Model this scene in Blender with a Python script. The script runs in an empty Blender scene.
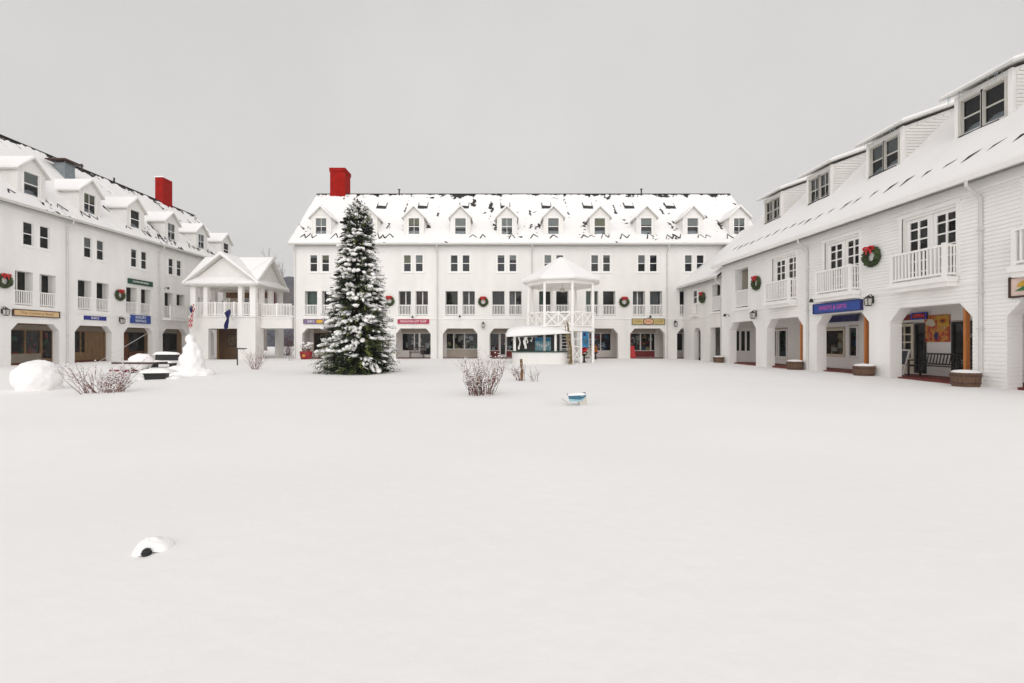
import bpy, bmesh, math, random
from mathutils import Vector, Matrix, noise
from mathutils.geometry import tessellate_polygon
R = math.radians
rnd = random.Random(7)
scene = bpy.context.scene
COL = scene.collection

# ------------------------------------------------------------------ materials
def nd(nt, t, **kw):
    n = nt.nodes.new(t)
    for k, v in kw.items():
        setattr(n, k, v)
    return n

def mat(name, col, rough=0.6, var=0.12, scale=3.0, bump=0.0, bscale=40.0, spec=0.4, metallic=0.0, stretch=(1, 1, 1), detail=5):
    m = bpy.data.materials.new(name)
    m.use_nodes = True
    nt = m.node_tree
    b = nt.nodes['Principled BSDF']
    b.inputs['Roughness'].default_value = rough
    b.inputs['Specular IOR Level'].default_value = spec
    b.inputs['Metallic'].default_value = metallic
    tc = nd(nt, 'ShaderNodeTexCoord')
    mp = nd(nt, 'ShaderNodeMapping')
    mp.inputs['Scale'].default_value = stretch
    nt.links.new(tc.outputs['Object'], mp.inputs['Vector'])
    n = nd(nt, 'ShaderNodeTexNoise')
    n.inputs['Scale'].default_value = scale
    n.inputs['Detail'].default_value = detail
    nt.links.new(mp.outputs['Vector'], n.inputs['Vector'])
    r = nd(nt, 'ShaderNodeValToRGB')
    lo = [c * (1 - var) for c in col]
    hi = [min(1, c * (1 + var)) for c in col]
    r.color_ramp.elements[0].position = 0.3
    r.color_ramp.elements[1].position = 0.7
    r.color_ramp.elements[0].color = (*lo, 1)
    r.color_ramp.elements[1].color = (*hi, 1)
    nt.links.new(n.outputs['Fac'], r.inputs['Fac'])
    nt.links.new(r.outputs['Color'], b.inputs['Base Color'])
    if bump:
        n2 = nd(nt, 'ShaderNodeTexNoise')
        n2.inputs['Scale'].default_value = bscale
        n2.inputs['Detail'].default_value = 6
        nt.links.new(mp.outputs['Vector'], n2.inputs['Vector'])
        bp = nd(nt, 'ShaderNodeBump')
        bp.inputs['Strength'].default_value = bump
        bp.inputs['Distance'].default_value = 0.025 if name == 'snow_ground' else 0.02
        nt.links.new(n2.outputs['Fac'], bp.inputs['Height'])
        nt.links.new(bp.outputs['Normal'], b.inputs['Normal'])
    return m

def clap(name, col, period=0.13, dist=0.02, strength=0.7):
    """painted clapboard: sawtooth boards as a bump, slight grime"""
    m = mat(name, col, 0.55, 0.055, 0.9, stretch=(1, 1, .3))
    nt = m.node_tree
    b = nt.nodes['Principled BSDF']
    tc = nt.nodes['Texture Coordinate']
    sx = nd(nt, 'ShaderNodeSeparateXYZ')
    nt.links.new(tc.outputs['Object'], sx.inputs[0])
    d = nd(nt, 'ShaderNodeMath', operation='DIVIDE')
    d.inputs[1].default_value = period
    nt.links.new(sx.outputs['Z'], d.inputs[0])
    fr = nd(nt, 'ShaderNodeMath', operation='FRACT')
    nt.links.new(d.outputs[0], fr.inputs[0])
    pw = nd(nt, 'ShaderNodeMath', operation='SUBTRACT')
    pw.inputs[0].default_value = 1.0
    nt.links.new(fr.outputs[0], pw.inputs[1])
    bp = nd(nt, 'ShaderNodeBump')
    bp.inputs['Strength'].default_value = strength
    bp.inputs['Distance'].default_value = dist
    nt.links.new(pw.outputs[0], bp.inputs['Height'])
    nt.links.new(bp.outputs['Normal'], b.inputs['Normal'])
    return m

def glassmat(name, tint=(0.6, 0.65, 0.68)):
    m = bpy.data.materials.new(name)
    m.use_nodes = True
    nt = m.node_tree
    nt.nodes.clear()
    o = nd(nt, 'ShaderNodeOutputMaterial')
    mx = nd(nt, 'ShaderNodeMixShader')
    tr = nd(nt, 'ShaderNodeBsdfTransparent')
    tr.inputs[0].default_value = (*tint, 1)
    gl = nd(nt, 'ShaderNodeBsdfGlossy')
    gl.inputs['Roughness'].default_value = 0.03
    n = nd(nt, 'ShaderNodeTexNoise')
    n.inputs['Scale'].default_value = 1.3
    bp = nd(nt, 'ShaderNodeBump')
    bp.inputs['Strength'].default_value = 0.05
    nt.links.new(n.outputs['Fac'], bp.inputs['Height'])
    nt.links.new(bp.outputs['Normal'], gl.inputs['Normal'])
    fr = nd(nt, 'ShaderNodeFresnel')
    fr.inputs[0].default_value = 1.45
    nt.links.new(fr.outputs[0], mx.inputs[0])
    nt.links.new(tr.outputs[0], mx.inputs[1])
    nt.links.new(gl.outputs[0], mx.inputs[2])
    nt.links.new(mx.outputs[0], o.inputs[0])
    return m

def emis(name, col, s):
    m = mat(name, col, 0.4)
    b = m.node_tree.nodes['Principled BSDF']
    b.inputs['Emission Color'].default_value = (*col, 1)
    b.inputs['Emission Strength'].default_value = s
    return m

WHITE = mat('white_paint', (0.87, 0.855, 0.83), 0.5, 0.03, 1.2)
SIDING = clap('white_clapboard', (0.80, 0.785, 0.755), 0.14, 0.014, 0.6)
SIDING_LEFT_LIT = clap('white_clapboard_left_lit', (0.88, 0.865, 0.84), 0.14, 0.014, 0.6)  # lighter copy of the central clapboard, the left wall's light put into colour
SIDING_NEAR_LIT = clap('white_clapboard_near_lit', (0.90, 0.885, 0.86), 0.125, 0.03, 1.0)  # colour raised to make the right wall look more brightly lit
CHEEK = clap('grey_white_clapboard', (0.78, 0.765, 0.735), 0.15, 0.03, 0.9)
SNOW = mat('snow', (0.90, 0.888, 0.882), 0.75, 0.012, 0.7, 0.25, 9.0, 0.25)
SNOW_GROUND = mat('snow_ground', (0.90, 0.888, 0.882), 0.8, 0.015, 0.35, 0.35, 5.0, 0.2)
SHINGLE = mat('dark_shingle', (0.045, 0.042, 0.04), 0.9, 0.4, 6, 0.4, 30, 0.2)
GUTTER = mat('gutter_grey', (0.62, 0.61, 0.58), 0.5, 0.05)
RED_BRICK = mat('red_chimney_paint', (0.30, 0.006, 0.003), 0.8, 0.22, 2.5, 0.3, 25, 0.05)
GREYMETAL = mat('grey_metal', (0.22, 0.25, 0.27), 0.45, 0.15, 4, metallic=0.3)
DARKMETAL = mat('dark_metal', (0.018, 0.017, 0.016), 0.5, 0.2)
BLACK = mat('black_paint', (0.012, 0.012, 0.012), 0.45, 0.2)
ROOM = mat('dark_room', (0.022, 0.021, 0.02), 0.9, 0.5, 1.5)
ROOM_REFLECTION = mat('room_blue_reflection', (0.022, 0.028, 0.05), 0.9, 0.5, 1.5)  # bluish window reflection put into the colour of the room backing
ROOM_GREEN = mat('dark_green_room', (0.02, 0.04, 0.03), 0.9, 0.6, 1.5)
ROOM_WARM = mat('dim_warm_room', (0.06, 0.035, 0.018), 0.9, 0.5, 1.5)
BLIND = mat('window_blind', (0.52, 0.51, 0.46), 0.8, 0.08, 4, stretch=(1, 1, 12))
BLIND_TAN = mat('yellow_blind', (0.38, 0.35, 0.19), 0.8, 0.1, 4)
CURTAIN = mat('grey_curtain', (0.33, 0.32, 0.30), 0.9, 0.2, 6, stretch=(6, 6, 0.3))
CURTAIN_RED = mat('maroon_curtain', (0.14, 0.012, 0.010), 0.9, 0.25, 6, stretch=(6, 6, 0.3))
GLASS = glassmat('window_glass')
GLASS_GREEN = glassmat('greenish_glass', (0.42, 0.58, 0.53))
WOOD = mat('brown_wood', (0.17, 0.085, 0.035), 0.6, 0.3, 4, 0.2, 20, stretch=(4, 4, 0.5))
WOOD_LIGHT = mat('tan_wood_panel', (0.40, 0.25, 0.12), 0.6, 0.25, 4, 0.2, 20, stretch=(4, 4, 0.5))
RUSTWOOD = mat('rust_brown_wood', (0.24, 0.09, 0.03), 0.6, 0.3, 4, 0.2, 20, stretch=(4, 4, 0.5))
CEDAR = mat('orange_cedar', (0.44, 0.155, 0.035), 0.55, 0.2, 5, 0.15, 20, stretch=(6, 6, 0.5))
BEIGE = mat('beige_panel', (0.47, 0.42, 0.35), 0.7, 0.08, 2)
SHADEWALL = mat('shop_wall_paint', (0.80, 0.77, 0.72), 0.6, 0.04, 1.5)
REDFLOOR = mat('dark_red_floor', (0.17, 0.03, 0.022), 0.6, 0.2, 3)
DKRED = mat('dark_red_paint', (0.20, 0.012, 0.014), 0.5, 0.25, 3)
BRIGHTRED = mat('bright_red', (0.55, 0.012, 0.018), 0.45, 0.15, 6)
POTRED = mat('dull_red_pot', (0.26, 0.012, 0.014), 0.5, 0.15, 6)
PINKRED = mat('raspberry_sign', (0.42, 0.035, 0.085), 0.5, 0.08)
PURPLE = mat('purple_sign', (0.20, 0.13, 0.27), 0.5, 0.1)
NAVY = mat('navy_paint', (0.012, 0.014, 0.12), 0.5, 0.1)
BLUE = mat('blue_paint', (0.02, 0.065, 0.30), 0.5, 0.1)
ROYAL = mat('royal_blue_paint', (0.012, 0.02, 0.24), 0.5, 0.1)
SKYBLUE = mat('bright_blue', (0.03, 0.21, 0.42), 0.5, 0.25, 6)
TEAL = mat('teal_plastic', (0.02, 0.11, 0.18), 0.35, 0.15, 10)
PALEBLUE = mat('pale_aqua_plastic', (0.28, 0.46, 0.52), 0.4, 0.1, 10)
SIGNGREEN = mat('dark_green_sign', (0.008, 0.07, 0.04), 0.5, 0.1)
DKGREEN = mat('dark_green_counter', (0.012, 0.05, 0.035), 0.4, 0.1)
TANSIGN = mat('tan_sign', (0.68, 0.47, 0.25), 0.6, 0.08, 5)
OCHRE = mat('ochre_sign', (0.55, 0.43, 0.17), 0.6, 0.1, 5)
PEACH = mat('peach_sign', (0.68, 0.40, 0.24), 0.6, 0.1, 5)
DKBROWN = mat('dark_brown_frame', (0.05, 0.022, 0.012), 0.5, 0.2)
LETTER_WHITE = mat('white_lettering', (0.8, 0.8, 0.78), 0.5, 0.02)
LETTER_PINK = mat('pink_lettering', (0.62, 0.09, 0.42), 0.5, 0.05)
LETTER_BROWN = mat('brown_lettering', (0.22, 0.13, 0.05), 0.5, 0.05)
GOLD = mat('golden_yellow', (0.60, 0.36, 0.03), 0.5, 0.15)
LEAFGREEN = mat('leaf_green', (0.03, 0.16, 0.05), 0.6, 0.25, 8)
NEEDLE = mat('fir_needles', (0.042, 0.066, 0.018), 0.7, 0.55, 2.6)
NEEDLE2 = mat('fir_needles_light', (0.17, 0.20, 0.05), 0.7, 0.4, 4)
NEEDLE_SHADE = mat('shaded_inner_needles', (0.014, 0.024, 0.011), 0.8, 0.4, 4)
BARK = mat('bark', (0.065, 0.045, 0.032), 0.9, 0.35, 12, 0.4)
TWIG = mat('brown_twig', (0.17, 0.085, 0.062), 0.85, 0.4, 14)
TWIG_RED = mat('red_twig', (0.21, 0.055, 0.045), 0.85, 0.35, 14)
TWIG_GREY = mat('grey_twig', (0.21, 0.185, 0.17), 0.9, 0.3, 8)
BARREL = mat('weathered_barrel', (0.15, 0.085, 0.05), 0.8, 0.35, 8, 0.4, 40, stretch=(5, 5, 0.6))
STRAW = mat('dry_straw', (0.27, 0.19, 0.085), 0.9, 0.4, 10)
ORANGE = mat('orange_flowers', (0.55, 0.13, 0.02), 0.8, 0.4, 25)
CREAM = mat('cream_paint', (0.66, 0.60, 0.47), 0.6, 0.05)
FRAMEGREY = mat('greyish_frame', (0.55, 0.53, 0.48), 0.6, 0.05)
HILLM = mat('forest_hillside', (0.05, 0.055, 0.075), 0.95, 0.9, 0.6, 0.0, detail=8)

# ------------------------------------------------------------------ mesh builder
_ico = {}
def ico(sub):
    if sub not in _ico:
        bm = bmesh.new()
        bmesh.ops.create_icosphere(bm, subdivisions=sub, radius=1)
        bm.verts.ensure_lookup_table()
        _ico[sub] = ([v.co.copy() for v in bm.verts], [[v.index for v in f.verts] for f in bm.faces])
        bm.free()
    return _ico[sub]

def root_of(o):
    while o.parent:
        o = o.parent
    return o

class MB:
    def __init__(s, F=None):
        s.v, s.f, s.m = [], [], []
        s.F = F or (lambda u, w, z: (u, w, z))
    def add(s, verts, faces, m=0, raw=False):
        b = len(s.v)
        if raw:
            s.v += [tuple(p) for p in verts]
        else:
            s.v += [tuple(s.F(*p)) for p in verts]
        for f in faces:
            s.f.append([b + i for i in f])
            s.m.append(m)
        return s
    def box(s, a0, a1, b0, b1, c0, c1, m=0):
        vs = [(x, y, z) for x in (a0, a1) for y in (b0, b1) for z in (c0, c1)]
        return s.add(vs, [(0, 1, 3, 2), (4, 6, 7, 5), (0, 4, 5, 1), (2, 3, 7, 6), (0, 2, 6, 4), (1, 5, 7, 3)], m)
    def quad(s, p, m=0):
        return s.add(p, [tuple(range(len(p)))], m)
    def out_quad(s, p, m=0):
        # a single sheet whose normal faces out of the wall
        a, b, c = (Vector(s.F(*q)) for q in p[:3])
        out = Vector(s.F(0, -1, 0)) - Vector(s.F(0, 0, 0))
        if (b - a).cross(c - b).dot(out) < 0:
            p = p[::-1]
        return s.quad(p, m)
    def bar(s, p, q, t, t2=None, m=0):
        """rectangular bar between two points (local frame)"""
        p, q = Vector(p), Vector(q)
        d = (q - p).normalized()
        up = Vector((0, 0, 1)) if abs(d.z) < 0.95 else Vector((0, 1, 0))
        a = d.cross(up).normalized() * t / 2
        b = a.cross(d).normalized() * (t2 or t) / 2
        vs = [p + a + b, p - a + b, p - a - b, p + a - b, q + a + b, q - a + b, q - a - b, q + a - b]
        return s.add(vs, [(0, 1, 2, 3), (7, 6, 5, 4), (0, 4, 5, 1), (1, 5, 6, 2), (2, 6, 7, 3), (3, 7, 4, 0)], m)
    def tube(s, pts, rad, n=6, m=0):
        pts = [Vector(p) for p in pts]
        if not isinstance(rad, (list, tuple)):
            rad = [rad] * len(pts)
        vs, fs = [], []
        for i, p in enumerate(pts):
            d = (pts[min(i + 1, len(pts) - 1)] - pts[max(i - 1, 0)]).normalized()
            up = Vector((0, 0, 1)) if abs(d.z) < 0.9 else Vector((0, 1, 0))
            a = d.cross(up).normalized()
            b = a.cross(d)
            for k in range(n):
                t = 2 * math.pi * k / n
                vs.append(p + (a * math.cos(t) + b * math.sin(t)) * rad[i])
        for i in range(len(pts) - 1):
            for k in range(n):
                k2 = (k + 1) % n
                fs.append((i * n + k, i * n + k2, (i + 1) * n + k2, (i + 1) * n + k))
        fs.append(tuple(range(n))[::-1])
        fs.append(tuple((len(pts) - 1) * n + k for k in range(n)))
        return s.add(vs, fs, m)
    def lathe(s, prof, c=(0, 0, 0), n=16, m=0, a0=0.0, sx=1, sy=1):
        vs, fs = [], []
        for r, z in prof:
            for k in range(n):
                t = a0 + 2 * math.pi * k / n
                vs.append((c[0] + r * sx * math.cos(t), c[1] + r * sy * math.sin(t), c[2] + z))
        for i in range(len(prof) - 1):
            for k in range(n):
                k2 = (k + 1) % n
                fs.append((i * n + k, i * n + k2, (i + 1) * n + k2, (i + 1) * n + k))
        fs.append(tuple(range(n))[::-1])
        fs.append(tuple((len(prof) - 1) * n + k for k in range(n)))
        return s.add(vs, fs, m)
    def blob(s, c, r, sub=2, jit=0.0, m=0, seed=0):
        vs, fs = ico(sub)
        out = []
        for v in vs:
            k = 1 + jit * noise.noise(v * 1.7 + Vector((seed * 3.1, seed * 1.7, 0)))
            out.append((c[0] + v.x * r[0] * k, c[1] + v.y * r[1] * k, c[2] + v.z * r[2] * k))
        return s.add(out, fs, m)
    def prism(s, poly, w0, w1, m=0, axis='w'):
        """poly of (u,z) extruded along w; axis 'u': poly of (w,z) extruded along u"""
        n = len(poly)
        if axis == 'w':
            vs = [(p[0], w0, p[1]) for p in poly] + [(p[0], w1, p[1]) for p in poly]
        elif axis == 'u':
            vs = [(w0, p[0], p[1]) for p in poly] + [(w1, p[0], p[1]) for p in poly]
        else:
            vs = [(p[0], p[1], w0) for p in poly] + [(p[0], p[1], w1) for p in poly]
        fs = [(i, (i + 1) % n, n + (i + 1) % n, n + i) for i in range(n)]
        tri = tessellate_polygon([[Vector((p[0], p[1], 0)) for p in poly]])
        fs += [tuple(t) for t in tri] + [tuple(n + i for i in t[::-1]) for t in tri]
        return s.add(vs, fs, m)
    def panel(s, outer, holes, w0, w1, m=0):
        loops = [outer] + holes
        tri = tessellate_polygon([[Vector((p[0], p[1], 0)) for p in l] for l in loops])
        flat = [p for l in loops for p in l]
        n = len(flat)
        vs = [(p[0], w0, p[1]) for p in flat] + [(p[0], w1, p[1]) for p in flat]
        fs = [tuple(t) for t in tri] + [tuple(n + i for i in t[::-1]) for t in tri]
        b = 0
        for l in loops:
            k = len(l)
            fs += [(b + i, b + (i + 1) % k, n + b + (i + 1) % k, n + b + i) for i in range(k)]
            b += k
        return s.add(vs, fs, m)
    def build(s, name, mats, parent=None, world=True, smooth=False, loc=None):
        me = bpy.data.meshes.new(name)
        off = Vector((0, 0, 0))
        if parent is not None and world:
            off = root_of(parent).location
        if loc is not None:
            off = Vector(loc)
        me.from_pydata([(x - off.x, y - off.y, z - off.z) for x, y, z in s.v], [], s.f)
        if not isinstance(mats, (list, tuple)):
            mats = [mats]
        for q in mats:
            me.materials.append(q)
        me.polygons.foreach_set('material_index', s.m)
        if smooth:
            me.polygons.foreach_set('use_smooth', [True] * len(s.f))
        me.update()
        o = bpy.data.objects.new(name, me)
        COL.objects.link(o)
        if parent is not None:
            o.parent = parent
        if loc is not None:
            o.location = loc
        return o

def tag(o, label, cat, group=None):
    o['label'] = label
    o['category'] = cat
    if group:
        o['group'] = group
    return o

def thing(name, label, cat, loc, rotz=0.0, group=None):
    o = bpy.data.objects.new(name, None)
    o.empty_display_size = 0.2
    COL.objects.link(o)
    o.location = loc
    o.rotation_euler = (0, 0, rotz)
    return tag(o, label, cat, group)

def dup(src, label, loc, rotz, scale=1.0):
    o = src.copy()
    COL.objects.link(o)
    o.location = loc
    o.rotation_euler = (0, 0, rotz)
    o.scale = (scale,) * 3
    o['label'] = label
    for ch in list(src.children):
        c = ch.copy()
        COL.objects.link(c)
        c.parent = o
        for g in list(ch.children):
            d = g.copy()
            COL.objects.link(d)
            d.parent = c
    return o

def text_mesh(name, body, size, mats, parent, x=0, y=-0.05, z=0, ext=0.004, sx=1.0, shear=0.0, fit=None):
    cu = bpy.data.curves.new('lettering', 'FONT')
    cu.body = body
    cu.size = size
    cu.extrude = ext
    cu.align_x = 'CENTER'
    cu.align_y = 'CENTER'
    cu.shear = shear
    ob = bpy.data.objects.new('lettering_tmp', cu)
    COL.objects.link(ob)
    dg = bpy.context.evaluated_depsgraph_get()
    me = bpy.data.meshes.new_from_object(ob.evaluated_get(dg))
    bpy.data.objects.remove(ob)
    xs = [v.co.x for v in me.vertices]
    if fit and xs:
        sx = fit / max(0.01, max(xs) - min(xs))
    for v in me.vertices:
        c = v.co.copy()
        v.co = (c.x * sx + x, -c.z + y, c.y + z)
    me.materials.clear()
    me.materials.append(mats)
    o = bpy.data.objects.new(name, me)
    COL.objects.link(o)
    o.parent = parent
    return o

def fbm(x, y, z=0.0, oct=4):
    return noise.fractal(Vector((x, y, z)), 1.0, 2.0, oct)

def smooth01(a, b, x):
    t = max(0, min(1, (x - a) / (b - a)))
    return t * t * (3 - 2 * t)

# ------------------------------------------------------------------ frames of the three facades
FC = lambda u, w, z: (u, 38 + w, z)          # central range, u = X
FL = lambda u, w, z: (-29 - w, u, z)         # left range, u = Y
FR = lambda u, w, z: (15.4 + w, u, z)        # right range, u = Y
EAVE, OV = 9.68, 0.45
WT = 0.45
BC = [-15.24 + 3.957 * k for k in range(10)]
BL = [28.15 + 4.0 * k for k in range(-1, 6)]
BRI = [28.6, 24.4, 20.3, 16.2, 12.1]

def arch_hole(u, hw, top, ch=0.45, bot=-0.35):
    return [(u - hw, bot), (u + hw, bot), (u + hw, top - ch), (u + hw - ch * 0.85, top), (u - hw + ch * 0.85, top), (u - hw, top - ch)]
def rect_hole(u0, u1, z0, z1):
    return [(u0, z0), (u1, z0), (u1, z1), (u0, z1)]

def window(F, u, wd, z0, z1, parent, w0=0.0, blind=0.0, bmat=None, cols=1, rows=2, frame_mat=None, names=('window', 'pane', 'blind'), glass=None, sub=False, casing=0.08, room=None):
    """casing, sashes and a dark room behind; the glass and the blind are sub-parts"""
    frame_mat = frame_mat or WHITE
    u0, u1 = u - wd / 2, u + wd / 2
    mb = MB(F)
    c = casing
    p = w0 - 0.03
    mb.box(u0 - c, u0 + 0.015, p, w0 + 0.05, z0 - c, z1 + c)
    mb.box(u1 - 0.015, u1 + c, p, w0 + 0.05, z0 - c, z1 + c)
    mb.box(u0 + 0.015, u1 - 0.015, p, w0 + 0.05, z1 - 0.015, z1 + c)
    mb.box(u0 - c - 0.03, u1 + c + 0.03, p - 0.03, w0 + 0.045, z0 - c - 0.05, z0 + 0.012)
    s = 0.045
    a, b = w0 + 0.052, w0 + 0.095
    mb.box(u0 + 0.004, u0 + s, a, b, z0 + 0.015, z1 - 0.004)
    mb.box(u1 - s, u1 - 0.004, a, b, z0 + 0.015, z1 - 0.004)
    mb.box(u0 + s, u1 - s, a, b, z1 - s, z1 - 0.005)
    mb.box(u0 + s, u1 - s, a, b, z0 + 0.016, z0 + s + 0.01)
    for i in range(1, rows):
        zz = z0 + (z1 - z0) * i / rows
        t = 0.028 if rows == 2 else 0.016
        mb.box(u0 + s, u1 - s, a + 0.002, b - 0.004, zz - t, zz + t)
    for i in range(1, cols):
        uu = u0 + wd * i / cols
        mb.box(uu - 0.016, uu + 0.016, a + 0.004, b - 0.006, z0 + s, z1 - s)
    e = 0.012
    A, B = w0 + 0.10, w0 + 0.42
    v = [(u0 + e, A, z0 + e), (u1 - e, A, z0 + e), (u1 - e, A, z1 - e), (u0 + e, A, z1 - e),
         (u0 + e, B, z0 + e), (u1 - e, B, z0 + e), (u1 - e, B, z1 - e), (u0 + e, B, z1 - e)]
    mb.add(v, [(4, 5, 6, 7), (0, 1, 5, 4), (1, 2, 6, 5), (2, 3, 7, 6), (3, 0, 4, 7)], 1)
    o = mb.build(names[0], [frame_mat, room or ROOM], parent)
    host = parent if sub else o
    g = MB(F).out_quad([(u0 + s, w0 + 0.075, z0 + s), (u1 - s, w0 + 0.075, z0 + s), (u1 - s, w0 + 0.075, z1 - s), (u0 + s, w0 + 0.075, z1 - s)])
    g.build(names[1], glass or GLASS, host)
    if blind > 0:
        zb = z1 - (z1 - z0) * blind
        bl = MB(F).box(u0 + 0.03, u1 - 0.03, w0 + 0.13, w0 + 0.145, zb, z1 - 0.03)
        bl.build(names[2], bmat or BLIND, host)
    return o

def railing(F, u0, u1, z0, z1, parent, w=0.08, n=None, returns=0.0, name='railing', posts=()):
    mb = MB(F)
    mb.box(u0, u1, w - 0.045, w + 0.045, z1 - 0.07, z1)
    mb.box(u0, u1, w - 0.03, w + 0.03, z0 + 0.06, z0 + 0.13)
    n = n or int((u1 - u0) / 0.125)
    for i in range(n):
        uu = u0 + (u1 - u0) * (i + 0.5) / n
        mb.box(uu - 0.026, uu + 0.026, w - 0.022, w + 0.022, z0 + 0.131, z1 - 0.071)
    for pu in posts:
        mb.box(pu - 0.06, pu + 0.06, w - 0.06, w + 0.06, z0, z1 + 0.06)
    if returns:
        for uu in (u0 + 0.04, u1 - 0.04):
            mb.box(uu - 0.05, uu + 0.05, w - 0.05, w + 0.05, z0 - 0.02, z1 + 0.05)
            mb.box(uu - 0.03, uu + 0.03, w + 0.051, w + returns, z1 - 0.07, z1 - 0.005)
            mb.box(uu - 0.03, uu + 0.03, w + 0.051, w + returns, z0 + 0.06, z0 + 0.13)
            k = max(2, int(returns / 0.13))
            for i in range(k):
                ww = w + 0.05 + (returns - 0.05) * (i + 0.5) / k
                mb.box(uu - 0.02, uu + 0.02, ww - 0.02, ww + 0.02, z0 + 0.131, z1 - 0.071)
    return mb.build(name, WHITE, parent)

def glazed_door(F, u0, u1, z0, z1, parent, w, curtain=None, half=0.5, cols=2, frame=None, room=None, glass=None, rows=1, s=0.05):
    """glazed doors at the back of a balcony recess"""
    mb = MB(F)
    mb.box(u0, u0 + s, w, w + 0.06, z0, z1)
    mb.box(u1 - s, u1, w, w + 0.06, z0, z1)
    mb.box(u0 + s, u1 - s, w, w + 0.06, z1 - s, z1 - 0.001)
    mb.box(u0 + s, u1 - s, w, w + 0.06, z0, z0 + 0.14)
    for i in range(1, cols):
        uu = u0 + (u1 - u0) * i / cols
        mb.box(uu - 0.035, uu + 0.035, w + 0.002, w + 0.058, z0 + 0.14, z1 - s)
    for i in range(1, rows):
        zz = z0 + (z1 - z0) * i / rows
        mb.box(u0 + s, u1 - s, w + 0.006, w + 0.052, zz - 0.026, zz + 0.026)
    B = w + 0.5
    v = [(u0, w + 0.062, z0), (u1, w + 0.062, z0), (u1, w + 0.062, z1), (u0, w + 0.062, z1), (u0, B, z0), (u1, B, z0), (u1, B, z1), (u0, B, z1)]
    mb.add(v, [(4, 5, 6, 7), (0, 1, 5, 4), (1, 2, 6, 5), (2, 3, 7, 6), (3, 0, 4, 7)], 1)
    o = mb.build('balcony_door', [frame or WHITE, room or ROOM], parent)
    MB(F).out_quad([(u0 + s, w + 0.03, z0 + .14), (u1 - s, w + 0.03, z0 + .14), (u1 - s, w + 0.03, z1 - s), (u0 + s, w + 0.03, z1 - s)]).build('pane', glass or GLASS, o)
    if curtain:
        cw = MB(F)
        span = (u1 - u0 - 0.1) * half
        n = 14
        vs = []
        for i in range(n + 1):
            uu = u0 + 0.05 + span * i / n
            ww = w + 0.14 + 0.03 * (i % 2)
            vs += [(uu, ww, z0 + 0.02), (uu, ww, z1 - 0.04)]
        cw.add(vs, [(2 * i, 2 * i + 2, 2 * i + 3, 2 * i + 1) for i in range(n)])
        cw.build('curtain', curtain, o)
    return o

def shopfront(F, u0, u1, z0, z1, w, parent, divs, knee=0.55, kneemat=None, frame=None, room=None, palette=(), door=None, transom=0.35, seed=0, glass=None, solid=()):
    """a shop window set in the arcade's back wall: knee wall, mullions, glass and goods behind"""
    rr = random.Random(seed)
    frame = frame or WHITE
    mb = MB(F)
    t = 0.07
    zt = z1 - transom
    mb.box(u0, u1, w - 0.04, w + 0.06, zt, z1, 2)
    mb.box(u0, u0 + t, w - 0.05, w + 0.07, z0, zt - 0.001)
    mb.box(u1 - t, u1, w - 0.05, w + 0.07, z0, zt - 0.001)
    mb.box(u0 + t, u1 - t, w - 0.05, w + 0.07, zt - t, zt - 0.002)
    edges = [u0 + t] + [u0 + (u1 - u0) * d for d in divs] + [u1 - t]
    for e in edges[1:-1]:
        mb.box(e - 0.045, e + 0.045, w - 0.045, w + 0.065, z0, zt - t - 0.001)
    for i in range(len(edges) - 1):
        a, b = edges[i], edges[i + 1]
        if i in solid:
            mb.box(a, b, w - 0.03, w + 0.05, z0, zt - t - 0.004, 3)
        elif door is not None and i == door:
            mb.box(a + 0.045, b - 0.045, w - 0.02, w + 0.03, z0, z0 + 0.22)
            mb.box(a + 0.05, a + 0.13, w - 0.02, w + 0.03, z0 + 0.221, zt - t - 0.003)
            mb.box(b - 0.13, b - 0.05, w - 0.02, w + 0.03, z0 + 0.221, zt - t - 0.003)
        else:
            mb.box(a, b, w - 0.055, w + 0.055, z0, z0 + knee, 3)
            mb.box(a, b, w - 0.075, w + 0.06, z0 + knee + 0.001, z0 + knee + 0.05)
    D = w + 1.3
    v = [(u0 + .02, w + 0.075, z0), (u1 - .02, w + 0.075, z0), (u1 - .02, w + 0.075, zt), (u0 + .02, w + 0.075, zt), (u0 + .02, D, z0), (u1 - .02, D, z0), (u1 - .02, D, zt), (u0 + .02, D, zt)]
    mb.add(v, [(4, 5, 6, 7), (0, 1, 5, 4), (1, 2, 6, 5), (2, 3, 7, 6), (3, 0, 4, 7)], 1)
    o = mb.build('shopfront', [frame, room or ROOM, BEIGE, kneemat or SHADEWALL], parent)
    MB(F).out_quad([(u0 + t, w + 0.01, z0 + .05), (u1 - t, w + 0.01, z0 + .05), (u1 - t, w + 0.01, zt - t), (u0 + t, w + 0.01, zt - t)]).build('pane', glass or GLASS, o)
    if palette:
        g = MB(F)
        n = len(palette) * 8
        for i in range(n):
            uu = u0 + 0.2 + (u1 - u0 - 0.5) * rr.random()
            zz = z0 + knee + rr.random() * (zt - z0 - knee - 0.5)
            ww = w + 0.14 + rr.random() ** 2 * 0.6
            a, h = rr.uniform(0.06, 0.22), rr.uniform(0.1, 0.5)
            if rr.random() < .55:      # folded or boxed goods standing on the sill and on shelves
                zz = z0 + knee + .02 + rr.choice([0, 0, .45, .9]) * (zt - z0 - knee - .4)
            k = rr.uniform(.5, 1)
            pts = [(uu - a, zz), (uu + a, zz), (uu + a * k, zz + h), (uu - a * k, zz + h)]
            g.prism(pts, ww, ww + 0.08, i % len(palette))
        g.build('goods', list(palette), o)
    return o

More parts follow.
